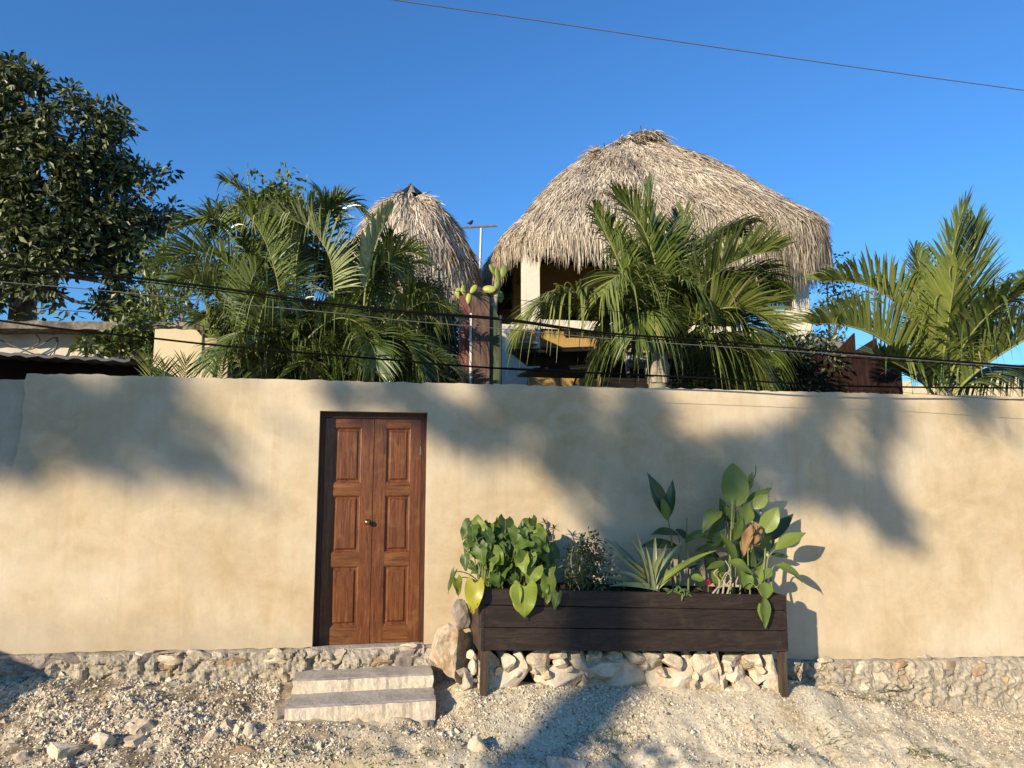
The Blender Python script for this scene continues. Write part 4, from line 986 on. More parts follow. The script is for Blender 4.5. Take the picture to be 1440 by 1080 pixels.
def px_frond(parent, Y, pts, dY=(0, 0, 0), **kw):
    p = [P(x, y, Y+dy) for (x, y), dy in zip(pts, dY)]
    return frond(parent, *p, **kw)

# right hand palm: stiff bright fronds
YR = 1.2
PR = thing('young_coconut_palm', P(1325, 560, YR), 'young palm with stiff bright green fronds at the right end of the wall', 'palm')
FL = [([(1308, 552), (1248, 448), (1146, 456)], (0, -.1, -.3), dict(L=0.72, lift=1.0, droop=.10, mat='palm_lit', spread=(72, 30))),
      ([(1318, 548), (1285, 385), (1160, 396)], (0, .05, -.15), dict(L=0.72, lift=.95, droop=.16, mat='palm_lit', spread=(70, 28))),
      ([(1328, 552), (1318, 420), (1356, 288)], (0, .2, .1), dict(L=0.72, lift=.2, droop=.05, mat='palm_leaf', spread=(48, 16))),
      ([(1332, 552), (1370, 440), (1372, 312)], (0, .3, .35), dict(L=0.77, lift=.3, droop=.12, mat='palm_leaf', spread=(52, 20))),
      ([(1342, 554), (1392, 492), (1530, 438)], (0, -.15, -.5), dict(L=0.90, lift=1.05, droop=.10, mat='palm_lit', spread=(74, 34))),
      ([(1335, 550), (1375, 410), (1480, 376)], (0, .25, .3), dict(L=0.77, lift=.4, droop=.28, mat='palm_leaf', spread=(70, 30))),
      ([(1330, 552), (1352, 452), (1440, 410)], (0, -.3, -.9), dict(L=0.72, lift=.35, droop=.22, mat='palm_leaf', spread=(64, 30))),
      ([(1322, 552), (1318, 450), (1286, 352)], (0, .35, .6), dict(L=0.67, lift=.5, droop=.2, mat='palm_leaf', spread=(60, 25))),
      ([(1320, 552), (1330, 470), (1345, 380)], (0, -.35, -.7), dict(L=0.64, lift=.5, droop=.1, mat='palm_lit', spread=(58, 22))),
      ([(1312, 554), (1290, 520), (1232, 500)], (0, -.2, -.4), dict(L=0.58, lift=.6, droop=.15, mat='palm_leaf', spread=(66, 30))),
      ([(1340, 555), (1380, 500), (1445, 520)], (0, .2, .5), dict(L=0.64, lift=-.1, droop=.5, mat='palm_leaf', spread=(75, 35))),
      ([(1325, 553), (1345, 500), (1352, 420)], (0, -.2, -.3), dict(L=0.70, lift=.7, droop=.06, mat='palm_lit', spread=(52, 22)))]
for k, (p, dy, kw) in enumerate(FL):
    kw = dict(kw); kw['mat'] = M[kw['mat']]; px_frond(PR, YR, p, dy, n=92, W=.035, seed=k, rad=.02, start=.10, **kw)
mb = MB(); mb.tube([P(1325, 600, YR)-(0, 0, 1.6), P(1325, 575, YR), P(1327, 552, YR)], [.14, .13, .09], 12); mb.build('trunk', M['palm_trunk'], PR, True)

# centre palm
YC = 2.0
PC = thing('coconut_palm', P(925, 560, YC), 'large drooping coconut palm with pale trunk in front of the thatched house', 'palm')
b0 = (926, 500)
FL = [([(930, 500), (938, 330), (868, 278)], (.1, .2, .1), dict(L=0.69, lift=.35, droop=0.15, mat='palm_leaf', spread=(70, 26))),
      ([(928, 500), (925, 370), (908, 268)], (.1, .3, .3), dict(L=0.67, lift=.3, droop=0.09, mat='palm_leaf', spread=(55, 20))),
      ([(920, 500), (880, 380), (836, 296)], (0, .0, -.1), dict(L=0.63, lift=.4, droop=0.28, mat='palm_leaf', spread=(70, 28))),
      ([(918, 495), (800, 345), (732, 462)], (0, -.2, -.3), dict(L=0.67, lift=.15, droop=0.25, mat='palm_lit', spread=(75, 30))),
      ([(936, 498), (985, 360), (1088, 354)], (0, -.1, -.2), dict(L=0.78, lift=.95, droop=0.09, mat='palm_lit', spread=(74, 30))),
      ([(938, 500), (1012, 388), (1088, 462)], (0, -.3, -.4), dict(L=0.74, lift=.85, droop=0.14, mat='palm_lit', spread=(74, 32))),
      ([(936, 500), (985, 465), (1062, 505)], (0, -.2, -.3), dict(L=0.65, lift=.45, droop=0.31, mat='palm_leaf', spread=(75, 35))),
      ([(938, 498), (1050, 385), (1082, 520)], (0, -.1, 0), dict(L=0.69, lift=.2, droop=0.37, mat='palm_leaf', spread=(75, 35))),
      ([(936, 500), (1040, 440), (1085, 545)], (0, -.35, -.5), dict(L=0.62, lift=.2, droop=0.37, mat='palm_lit', spread=(70, 35))),
      ([(915, 502), (875, 440), (832, 528)], (0, .1, .2), dict(L=0.67, lift=.1, droop=0.37, mat='palm_leaf', spread=(70, 30))),
      ([(922, 500), (893, 330), (846, 415)], (0, -.35, -.6), dict(L=0.67, lift=.2, droop=0.31, mat='palm_lit', spread=(75, 35))),
      ([(930, 500), (962, 325), (1052, 316)], (0, .3, .5), dict(L=0.72, lift=.5, droop=0.28, mat='palm_leaf', spread=(72, 28))),
      ([(934, 500), (1025, 345), (1088, 402)], (0, .2, .3), dict(L=0.69, lift=.4, droop=0.28, mat='palm_leaf', spread=(72, 30))),
      ([(920, 500), (845, 385), (768, 440)], (0, .2, .3), dict(L=0.65, lift=.3, droop=0.31, mat='palm_leaf', spread=(75, 30))),
      ([(926, 500), (950, 395), (962, 300)], (0, .45, .6), dict(L=0.67, lift=.4, droop=0.12, mat='palm_leaf', spread=(58, 24))),
      ([(926, 500), (948, 350), (1000, 440)], (0, -.25, -.5), dict(L=0.69, lift=.2, droop=0.31, mat='palm_leaf', spread=(75, 35))),
      ([(924, 500), (915, 390), (893, 470)], (0, -.3, -.5), dict(L=0.65, lift=.1, droop=0.34, mat='palm_leaf', spread=(75, 35))),
      ([(922, 500), (872, 395), (850, 465)], (0, .1, .2), dict(L=0.65, lift=.1, droop=0.34, mat='palm_lit', spread=(75, 35))),
      ([(928, 502), (900, 450), (850, 470)], (0, .3, .6), dict(L=0.56, lift=.2, droop=0.31, mat='palm_leaf', spread=(75, 35))),
      ([(932, 502), (985, 440), (1010, 520)], (0, .4, .7), dict(L=0.62, lift=.1, droop=0.37, mat='palm_leaf', spread=(75, 35)))]
for q_ in range(12):
    tx = random.uniform(850, 1075); ty = random.uniform(330, 470); FL.append(([(924+random.uniform(-6, 8), 500), (926+(tx-926)*.45, ty-random.uniform(20, 70)), (tx, ty)], (.1, .3, random.uniform(.2, .9)), dict(L=random.uniform(.45, .6), lift=random.uniform(.1, .6), droop=random.uniform(.12, .38), mat='palm_leaf', spread=(72, 28))))
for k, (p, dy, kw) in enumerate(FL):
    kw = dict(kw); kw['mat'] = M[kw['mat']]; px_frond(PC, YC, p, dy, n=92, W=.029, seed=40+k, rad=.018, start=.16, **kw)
mb = MB(); q = P(925, 552, YC); mb.tube([(q[0]-.02, YC, -.1), q, P(925, 520, YC), P(926, 496, YC)], [.15, .115, .125, .07], 14); mb.build('trunk', M['palm_trunk'], PC, True)
for k in range(5):                      # sheathing leaf bases
    a = k*1.3; m2 = MB(); q = P(925, 528, YC)
    m2.tube([q+np.array([.09*cos(a), .09*sin(a), -.1]), q+np.array([.11*cos(a), .11*sin(a), .12]), q+np.array([.07*cos(a), .07*sin(a), .32])], [.05, .055, .02], 7); m2.build('leaf_sheath', M['pale_stem'], PC, True)

# areca clump on the left
YA = 2.0
def inpoly(x, y, poly):
    c = False; j = len(poly)-1
    for i in range(len(poly)):
        if (poly[i][1] > y) != (poly[j][1] > y) and x < (poly[j][0]-poly[i][0])*(y-poly[i][1])/(poly[j][1]-poly[i][1]+1e-9)+poly[i][0]: c = not c
        j = i
    return c
PA = thing('areca_palm_clump', P(450, 560, YA), 'dense clump of feathery areca palms behind the wall above the door', 'palm')
FL = [([(462, 470), (496, 318), (382, 302)], (-.3, -.3, -.35), dict(L=.62, lift=.55, droop=.10, mat='areca_pale', spread=(78, 40), both=(1, .9))),
      ([(512, 430), (516, 355), (548, 300)], (-.4, -.4, -.4), dict(L=.42, lift=.9, droop=.02, mat='areca_pale', spread=(34, 14), both=(1, 1), W=.07)),
      ([(440, 420), (452, 238), (512, 300)], (.3, .3, .3), dict(L=.50, lift=.35, droop=.30, mat='areca_leaf')),
      ([(372, 460), (322, 318), (232, 366)], (0, -.2, -.3), dict(L=.55, lift=.6, droop=.22, mat='areca_leaf')),
      ([(385, 440), (332, 290), (262, 318)], (.2, .1, 0), dict(L=.52, lift=.6, droop=.22, mat='areca_leaf')),
      ([(395, 420), (372, 275), (318, 256)], (.4, .4, .4), dict(L=.46, lift=.4, droop=.25, mat='areca_leaf')),
      ([(340, 500), (300, 372), (250, 396)], (-.1, -.3, -.5), dict(L=.50, lift=.6, droop=.25, mat='areca_leaf')),
      ([(400, 450), (384, 330), (345, 300)], (-.1, -.2, -.3), dict(L=.52, lift=.6, droop=.18, mat='areca_leaf')),
      ([(420, 470), (405, 350), (440, 285)], (-.1, -.2, -.2), dict(L=.52, lift=.5, droop=.2, mat='areca_leaf')),
      ([(480, 470), (540, 330), (590, 360)], (-.1, -.2, -.3), dict(L=.50, lift=.6, droop=.25, mat='areca_leaf')),
      ([(520, 500), (590, 390), (636, 440)], (-.1, -.3, -.5), dict(L=.46, lift=.5, droop=.3, mat='areca_leaf')),
      ([(420, 460), (330, 440), (300, 520)], (-.2, -.5, -.7), dict(L=.50, lift=.4, droop=.35, mat='areca_leaf')),
      ([(520, 500), (570, 440), (590, 530)], (-.3, -.6, -.7), dict(L=.50, lift=.6, droop=.2, mat='areca_leaf')),
      ([(500, 500), (520, 440), (528, 520)], (-.3, -.7, -.9), dict(L=.46, lift=.6, droop=.2, mat='areca_leaf')),
      ([(430, 480), (480, 420), (520, 470)], (-.4, -.6, -.7), dict(L=.50, lift=.6, droop=.2, mat='areca_leaf')),
      ([(540, 520), (590, 480), (640, 520)], (-.2, -.4, -.6), dict(L=.45, lift=.5, droop=.3, mat='areca_leaf')),
      ([(350, 520), (335, 430), (360, 380)], (-.4, -.5, -.6), dict(L=.50, lift=.7, droop=.15, mat='areca_leaf')),
      ([(360, 500), (365, 400), (395, 420)], (-.5, -.7, -.9), dict(L=.50, lift=.3, droop=.3, mat='areca_leaf'))]
for k, (p, dy, kw) in enumerate(FL):
    kw = dict(W=.021, spread=(62, 30)) | dict(kw); kw['mat'] = M[kw['mat']]; px_frond(PA, YA, p, dy, n=62 if kw['W'] < .05 else 26, seed=80+k, rad=.012, start=.18, **kw)
POLY = [(222, 400), (248, 335), (318, 268), (350, 250), (420, 256), (470, 275), (500, 315), (545, 330), (595, 350), (635, 405), (640, 520), (320, 520), (262, 420)]
k = 0
while k < 104:
    tx, ty = random.uniform(225, 640), random.uniform(250, 530)
    if not inpoly(tx, ty, POLY): continue
    bx = 440+(tx-440)*.55+random.uniform(-50, 50); by = min(540, ty+random.uniform(60, 150)); cx_ = bx+(tx-bx)*random.uniform(.2, .5); cy = ty-random.uniform(10, 70)
    if cy < 262: cy = 262
    dz = random.uniform(.0, 1.5)
    if k >= 74: tx, ty, by, cy, dz = random.uniform(330, 635), random.uniform(495, 545), random.uniform(470, 520), random.uniform(425, 470), random.uniform(-.3, .9)
    px_frond(PA, YA+dz, [(bx, by), (cx_, cy), (tx, ty)], (0, -.1, random.uniform(-.5, .2)), L=random.uniform(.4, .54), n=60, W=.0215, lift=random.uniform(.2, .7), droop=random.uniform(.15, .4), seed=200+k, mat=M['areca_leaf'], spread=(64, 30), rad=.011, start=.18)
    k += 1
for k in range(11):
    x = random.uniform(335, 620); Y = YA+random.uniform(-.2, 1.2); q = P(x, 545, Y)
    m2 = MB(); t_ = P(440+(x-440)*.9+random.uniform(-15, 15), random.uniform(400, 470), Y); m2.tube([(q[0], Y, -.1), (q+t_)/2, t_], [.035, .03, .022], 7); m2.build('stem', M['palm_trunk'] if k % 2 else M['bark'], PA, True)

# ================================================================ broadleaf tree and bushes
def leafcloud(mb, centers, per, L, W, spread, seed, sunny=.0):
    r = np.random.default_rng(seed); n = len(centers)*per
    c = np.repeat(np.asarray(centers), per, 0)
    d = nrm(r.normal(size=(n, 3))+np.array([0, -.1, .15])); pos = c + d*spread*r.uniform(.1, 1, n)[:, None]
    nn = nrm(r.normal(size=(n, 3))*.7+np.array([-.3, -.4, .9])); dd = nrm(d+r.normal(0, .5, (n, 3))+np.array([0, 0, -.25]))
    rn = np.clip(r.normal(.45, .25, n), 0, 1); mb.leaves(pos, dd, nn, L*r.uniform(.65, 1.25, n), W*r.uniform(.7, 1.2, n), rn)
TP = [(-260, 90), (-160, 60), (-30, 70), (0, 82), (28, 92), (58, 112), (62, 128), (55, 145), (78, 152), (90, 150), (92, 126), (98, 120), (106, 128), (110, 140), (122, 150), (135, 148), (160, 155), (184, 164), (182, 188), (170, 205), (160, 222), (182, 232), (200, 236), (225, 240), (243, 238), (254, 256), (244, 276), (250, 298), (240, 318), (222, 330), (205, 352), (215, 385), (225, 425), (180, 446), (120, 442), (60, 446), (-230, 446)]
BT = thing('broadleaf_tree', P(40, 470, 7.5), 'large dark leafy broadleaf tree rising behind the flat roofed house', 'tree')
cs = []
while len(cs) < 2900:
    x, y = random.uniform(-260, 256), random.uniform(60, 446)
    if not inpoly(x, y, TP): continue
    if fbm(x*.024, y*.024, 2.2, 4) < -.17+(.08 if y > 390 else 0): continue
    cs.append(P(x, y, 7.0+abs(random.gauss(0, 1.0))*1.2-.8*(1-abs(x-60)/200)))
mb = MB(); leafcloud(mb, cs, 13, .165, .082, .21, 3); mb.build('crown', M['tree_leaf'], BT, False, 'stuff')
mb = MB(); q = P(30, 470, 7.8)
mb.tube([(q[0], 7.8, -.2), q, P(34, 400, 7.8), P(50, 300, 7.7), P(45, 200, 7.8), P(25, 110, 7.9)], [.28, .24, .2, .15, .09, .03], 9); mb.build('trunk', M['bark'], BT, True)
for p in ([(34, 400), (90, 340), (150, 300), (215, 262)], [(40, 350), (100, 280), (140, 220), (160, 170)], [(45, 300), (85, 230), (104, 175), (100, 128)], [(38, 380), (110, 390), (160, 400), (200, 410)], [(34, 400), (0, 330), (-40, 250), (-60, 160)], [(30, 420), (70, 410), (110, 425), (160, 432)], [(100, 300), (130, 310), (170, 320), (210, 318)], [(0, 420), (30, 400), (60, 425), (85, 415)], [(20, 430), (55, 395), (90, 380), (98, 350)]):
    mb = MB(); mb.tube(spline([P(x, y, 6.9) for x, y in p], 14), np.linspace(.06, .012, 14), 6); mb.build('branch', M['bark'], BT, True)
for (o_, cs_, n_, L_, W_l, sp_, sd_) in leafq:
    mb = MB(); leafcloud(mb, cs_, n_, L_, W_l, sp_, sd_); mb.build('foliage', M['bush_leaf'], o_, False, 'stuff')
BS = thing('leafy_bush', P(230, 470, 5.0), 'loose yellow green bush between the dark tree and the areca palms', 'bush')
cs = [P(random.gauss(238, 22), random.uniform(340, 452), 4.2+random.uniform(0, 1.2)) for _ in range(190)]
mb = MB(); leafcloud(mb, cs, 7, .11, .05, .16, 5); mb.build('foliage', M['bush_leaf'], BS, False, 'stuff')
for k in range(9):
    mb = MB(); x = 215+k*6; mb.tube(spline([P(x, 470, 5), P(x+random.uniform(-15, 15), 420, 5), P(x+random.uniform(-35, 35), random.uniform(350, 390), 5)], 8), np.linspace(.025, .006, 8), 5); mb.build('stem', M['bark'], BS, True)
VN = thing('climbing_vine', P(390, 300, 1.7), 'broad leaved vine topping the areca palm clump against the sky', 'vine')
cs = [P(random.gauss(388, 24), random.uniform(252, 310), 1.75+random.uniform(0, .5)) for _ in range(95)] + [P(x+random.uniform(-3, 3), y+random.uniform(-3, 3), 1.8) for x, y in ((404, 240), (402, 246), (403, 252), (349, 238), (353, 244), (405, 238))]
mb = MB(); leafcloud(mb, cs, 5, .085, .05, .12, 6); mb.build('foliage', M['bush_leaf'], VN, False, 'stuff')
for p in ([(404, 330), (403, 280), (404, 238)], [(360, 330), (352, 280), (348, 240)], [(385, 340), (380, 300), (390, 262)]):
    mb = MB(); mb.tube(spline([P(x, y, 1.85) for x, y in p], 10), .007, 5); mb.build('stem', M['stem'], VN, True)
DB = thing('feathery_shrub', P(605, 450, 3.2), 'dark fine leaved shrub in front of the small thatched hut', 'shrub')
cs = [P(random.gauss(606, 17), random.gauss(405, 17), 3.2+random.uniform(0, .5)) for _ in range(110)]
mb = MB(); leafcloud(mb, cs, 9, .055, .022, .12, 8); mb.build('foliage', M['bush_leaf'], DB, False, 'stuff')
for k in range(4):
    mb = MB(); mb.tube(spline([P(606, 540, 3.3), P(600+k*5, 470, 3.3), P(585+k*13, 395, 3.3)], 8), np.linspace(.02, .006, 8), 5); mb.build('stem', M['bark'], DB, True)
GT = thing('slender_tree', P(1165, 560, 5.5), 'slender small leaved tree showing sky gaps right of the thatched house', 'tree')
cs = [P(random.gauss(1166, 15), random.uniform(350, 500), 5.5+random.uniform(0, .8)) for _ in range(80)]+[P(random.gauss(1195, 20), random.gauss(425, 14), 5.6) for _ in range(50)]
mb = MB(); leafcloud(mb, cs, 7, .09, .045, .16, 9); mb.build('crown', M['bush_leaf'], GT, False, 'stuff')
for p in ([(1168, 560), (1166, 460), (1160, 360)], [(1168, 500), (1180, 450), (1200, 420)]):
    mb = MB(); mb.tube(spline([P(x, y, 5.7) for x, y in p], 10), np.linspace(.03, .008, 10), 6); mb.build('trunk', M['bark'], GT, True)
# added shrub masses, put in to keep the gaps between the palms dark
LP = thing('backing_shrub', P(560, 560, 3.6), 'added dense shrub backing the dark gaps low behind the areca palm stems', 'shrub')
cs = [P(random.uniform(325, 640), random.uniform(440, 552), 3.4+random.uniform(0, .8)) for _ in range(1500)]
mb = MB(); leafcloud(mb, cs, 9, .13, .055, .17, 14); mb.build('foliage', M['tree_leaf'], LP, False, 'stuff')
LP = thing('backing_shrub', P(1040, 560, 3.2), 'added dense shrub backing the dark gaps low behind the central palm fronds', 'shrub')
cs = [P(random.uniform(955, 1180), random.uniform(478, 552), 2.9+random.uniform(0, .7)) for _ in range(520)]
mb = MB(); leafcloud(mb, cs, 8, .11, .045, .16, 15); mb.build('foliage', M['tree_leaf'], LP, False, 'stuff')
# small dry fronds in front of the cream block
DF = thing('small_palm', P(250, 545, 1.0), 'small palm whose brownish frond tips poke over the wall beside cream block', 'palm')
for k, (p, q_) in enumerate((((212, 560), (208, 505)), ((250, 560), (262, 508)), ((225, 560), (232, 515)), ((305, 560), (312, 505)))):
    px_frond(DF, .9, [p, ((p[0]+q_[0])/2+4, (p[1]+q_[1])/2), q_], (0, 0, -.1), L=.28, n=13, W=.012, lift=.2, droop=.08, seed=400+k, mat=M['palm_leaf'], spread=(52, 22), rad=.006, start=.25)
# prickly pear
PP = thing('prickly_pear', P(700, 470, 3.0), 'prickly pear cactus with lime green pads above the painted boards', 'cactus')
def pad(px, py, w_, h, ang, mat, Y=3.0, turn=.3):
    q = P(px, py, Y); u = ppm(Y, px); v, f = ICO[3]; v = v*np.array([w_*u*.5, .022, h*u*.5]); v[:, 0] *= 1-.22*np.clip(-v[:, 2]/(h*u*.5), 0, 1)
    ca, sa = cos(turn), sin(turn); v = np.stack([v[:, 0]*ca-v[:, 1]*sa, v[:, 0]*sa+v[:, 1]*ca, v[:, 2]], 1)
    ca, sa = cos(ang), sin(ang); v = np.stack([v[:, 0]*ca+v[:, 2]*sa, v[:, 1], -v[:, 0]*sa+v[:, 2]*ca], 1)+q
    mb = MB(); mb.add(v, f); mb.build('pad', mat, PP, True)
for a in ((693, 380, 8, 20, -.5, 'cactus'), (700, 387, 9, 24, -.15, 'cactus'), (708, 382, 11, 20, .15, 'cactus'), (688, 407, 20, 12, .15, 'cactus_lit'), (699, 402, 8, 16, .3, 'cactus'), (704, 418, 9, 18, 0, 'cactus'), (646, 413, 13, 18, -.2, 'cactus_lit'), (652, 411, 9, 22, -.1, 'cactus_lit'),
          (666, 407, 9, 16, .6, 'cactus_lit'), (659, 420, 8, 18, .1, 'cactus_lit'), (641, 428, 8, 14, -.3, 'cactus')): pad(*a[:5], M[a[5]], turn=random.uniform(-.4, .5))
mb = MB(); mb.tube(spline([P(690, 560, 3.05), P(693, 470, 3.05), P(695, 430, 3.05), P(702, 398, 3.05)], 10), [.05]*6+[.045, .04, .035, .03], 8); mb.build('stem', M['pale_stem'], PP, True)
mb = MB(); mb.tube(spline([P(655, 560, 3.05), P(655, 480, 3.05), P(650, 420, 3.05)], 10), .035, 8); mb.build('stem', M['pale_stem'], PP, True)

# ================================================================ plants in the planter
PROF = {'heart': ([0, .04, .12, .25, .42, .6, .78, .92, 1], [.62, .84, .97, 1, .93, .72, .42, .15, .0]),
        'lance': ([0, .06, .2, .4, .6, .8, .93, 1], [.12, .36, .78, 1, .88, .52, .20, 0]),
        'oval': ([0, .06, .2, .45, .7, .9, 1], [.15, .5, .88, 1, .85, .42, 0]),
        'blade': ([0, .1, .4, .7, .9, 1], [1, .95, .8, .55, .25, .02])}
def leafsurf(mb, A, B, N, W, sag=0.0, prof='lance', fold=.2, wave=.0, nu=3, nv=11, lobe=0.0, tipcurl=0.0, seed=0, rnd=None):
    A = np.asarray(A, float); B = np.asarray(B, float); ax = B-A; Ln = np.linalg.norm(ax); d = ax/Ln
    N = np.asarray(N, float); N = nrm(N-d*np.dot(N, d)); S = np.cross(d, N)
    t_ = np.linspace(0, 1, nv)[:, None]; u = np.linspace(-1, 1, 2*nu+1)[None, :]
    w_ = np.interp(t_[:, 0], *PROF[prof])[:, None]*W*.5; au = np.abs(u)
    ph = seed*1.7
    along = t_*Ln - lobe*Ln*(au**1.5)*(1-t_)**3
    h = fold*au*w_ + sag*4*t_*(1-t_)*Ln - tipcurl*t_**3*Ln + wave*W*np.sin(t_*11+ph+u*1.3)*au**1.3
    pts = A + d*along[..., None] + S*(u*w_)[..., None] + N*h[..., None]
    m = 2*nu+1; i = np.arange(nv-1)[:, None]*m+np.arange(m-1)[None, :]
    f = np.stack([i, i+1, i+m+1, i+m], -1).reshape(-1, 4)
    uv = np.stack(np.broadcast_arrays((u+1)/2, t_), -1)
    return mb.add(pts.reshape(-1, 3), f, rnd, uv)
VIEW = np.array([0, -1.0, 0]); SUNN = -SD
def pleaf(parent, base, tip, w_, Y, mat, dY=0.0, face=(0, 0, 0), name='leaf', **kw):
    """leaf from photo pixel base to tip, width in photo pixels, at depth Y (tip dY further)"""
    A = P(*base, Y); B = P(*tip, Y+dY); u = ppm(Y, base[0])
    N = nrm(VIEW*.8+np.array([0, 0, .55])+np.asarray(face, float))
    mb = MB(); leafsurf(mb, A, B, N, w_*u*1.15, **kw); o = mb.build(name, mat, parent, True); return A
def soil_at(x, Y): return np.array([x, Y, ptop(x)-.055])

# heart leaved plant at the left end
HL = thing('heart_leaf_plant', soil_at(P(718, 800, -.33)[0], -.33), 'bushy heart leaved plant with some yellow leaves at the left end of the planter', 'plant')
def petiole(parent, A, base, mat='stem', r_=.004, arch=.08, name='petiole'):
    mid_ = (A+base)/2+np.array([0, 0, arch]); mb = MB(); mb.tube(bez(base, mid_, A, 8), [r_*1.3]*4+[r_]*4, 5); mb.build(name, M[mat], parent, True)
hk = dict(prof='heart', fold=.18, wave=.08, lobe=.22, nv=12)
for k, (b, t_, w_, Y, m, dY, fc, kw) in enumerate([((673, 757), (671, 723), 28, -.38, 'heart_leaf', .02, (-.3, 0, -.3), {}), ((698, 745), (700, 727), 13, -.3, 'heart_leaf', .0, (.5, 0, 0), {}), ((668, 820), (664, 866), 23, -.585, 'heart_yellow', -.02, (-.2, 0, 0), {}),
        ((639, 804), (628, 834), 9, -.48, 'heart_leaf', .0, (-1.2, 0, 0), {}), ((642, 814), (646, 839), 13, -.5, 'heart_lime', -.0, (.3, 0, 0), {}), ((737, 825), (738, 872), 31, -.60, 'heart_lime', -.015, (-.1, 0, 0), {}),
        ((726, 829), (727, 862), 16, -.585, 'heart_lime', .0, (-.7, 0, 0), {}), ((770, 812), (771, 850), 20, -.585, 'heart_lime', -.01, (.2, 0, 0), {}), ((784, 834), (779, 859), 12, -.59, 'heart_leaf', .0, (-.4, 0, 0), {}),
        ((762, 824), (764, 842), 16, -.58, 'heart_leaf', .0, (-.3, 0, 0), {}), ((752, 797), (743, 824), 23, -.53, 'heart_lime', -.03, (.2, 0, .2), {}), ((737, 775), (727, 797), 24, -.50, 'heart_leaf', -.03, (.2, 0, .3), {}),
        ((660, 762), (655, 775), 14, -.4, 'heart_leaf', -.04, (-.3, 0, .4), {}), ((690, 812), (706, 824), 18, -.54, 'heart_leaf', -.02, (-.2, 0, .6), {}), ((718, 813), (729, 820), 20, -.54, 'heart_leaf', -.03, (0, 0, .7), {})]):
    A = pleaf(HL, b, t_, w_, Y, M[m], dY, fc, **(hk | dict(seed=k, tipcurl=.1) | kw))
    x0 = P(np.clip(b[0], 685, 765), 800, -.33)[0]; petiole(HL, A, soil_at(x0, -.35+random.uniform(-.1, .1)), arch=.10)
n = 0
while n < 135:
    cx0, cy0, sx0, sy0 = random.choice(((676, 768, 13, 17), (698, 764, 16, 18), (724, 776, 20, 18), (752, 786, 15, 15), (712, 792, 26, 12), (740, 766, 14, 12)))
    px, py = random.gauss(cx0, sx0), random.gauss(cy0, sy0)
    if py > 818 or py < 736 or px < 652 or px > 782: continue
    Y = random.uniform(-.53, -.14); Ln = random.uniform(13, 26); a = random.gauss(pi/2, .95)
    tip = (px+Ln*cos(a)*.9, py+Ln*abs(sin(a))*.8)
    A = pleaf(HL, (px, py-8), tip, Ln*random.uniform(.78, .98), Y, M['heart_leaf'], random.uniform(-.09, .03), (random.gauss(-.25, .55), 0, random.gauss(.35, .45)), **(hk | dict(seed=n, tipcurl=random.uniform(0, .25), fold=random.uniform(.05, .35))))
    if n % 2 == 0: petiole(HL, A, soil_at(P(np.clip(px, 685, 770), 800, Y)[0]+random.uniform(-.05, .05), float(np.clip(Y, -.48, -.15))), arch=.04)
    n += 1
# dark red topped plant
DR = thing('dark_leaved_plant', soil_at(P(776, 800, -.28)[0], -.28), 'thin stem with small dark red leaf rosettes beside the heart leaved plant', 'plant')
mb = MB(); top_ = P(778, 748, -.28); mb.tube([soil_at(P(776, 800, -.28)[0], -.28), P(776, 780, -.28), top_, P(779, 742, -.28)], .006, 6); mb.build('stem', M['bark'], DR, True)
mb = MB(); mb.tube([top_-(0, 0, .05), P(770, 745, -.27), P(767, 735, -.27)], .005, 6); mb.build('stem', M['bark'], DR, True)
for cx_, cy in ((766, 735), (779, 744), (772, 752)):
    c = P(cx_, cy, -.28)
    for k in range(14):
        a = k*2.4; e = random.uniform(-.2, 1.1); d = np.array([cos(a)*cos(e), sin(a)*cos(e), sin(e)]); mb = MB()
        leafsurf(mb, c, c+d*random.uniform(.045, .075), np.array([0, 0, 1.0])-d*.2, .014, prof='lance', tipcurl=.25, nu=1, nv=6); mb.build('leaf', M['dark_red_leaf'], DR, True)
# small leaved shrub
SH_ = thing('woody_shrub', soil_at(P(822, 815, -.3)[0], -.3), 'small leaved woody shrub with pale stems in the middle left of the planter', 'shrub')
for k, p in enumerate(([(817, 835), (808, 812), (803, 790), (806, 768)], [(822, 835), (815, 808), (818, 785), (822, 758)], [(826, 835), (828, 805), (822, 780), (815, 765)], [(824, 835), (832, 812), (840, 795), (845, 780)], [(812, 835), (800, 815), (795, 800), (790, 785)])):
    mb = MB(); Y = -.36+.06*k; mb.tube(spline([P(x, y, Y) for x, y in p], 12), np.linspace(.008, .003, 12), 5); mb.build('stem', M['pale_stem'], SH_, True)
cs = []
while len(cs) < 115:
    px, py = random.gauss(822, 18), random.gauss(783, 19)
    if ((px-822)/34)**2+((py-788)/42)**2 > 1: continue
    cs.append(P(px, py, random.uniform(-.46, -.14)))
cs += [P(random.uniform(796, 870), random.uniform(808, 828), random.uniform(-.5, -.2)) for _ in range(45)]
mb = MB(); leafcloud(mb, cs, 6, .052, .019, .055, 31); mb.build('foliage', M['shrub_leaf'], SH_, False, 'stuff')
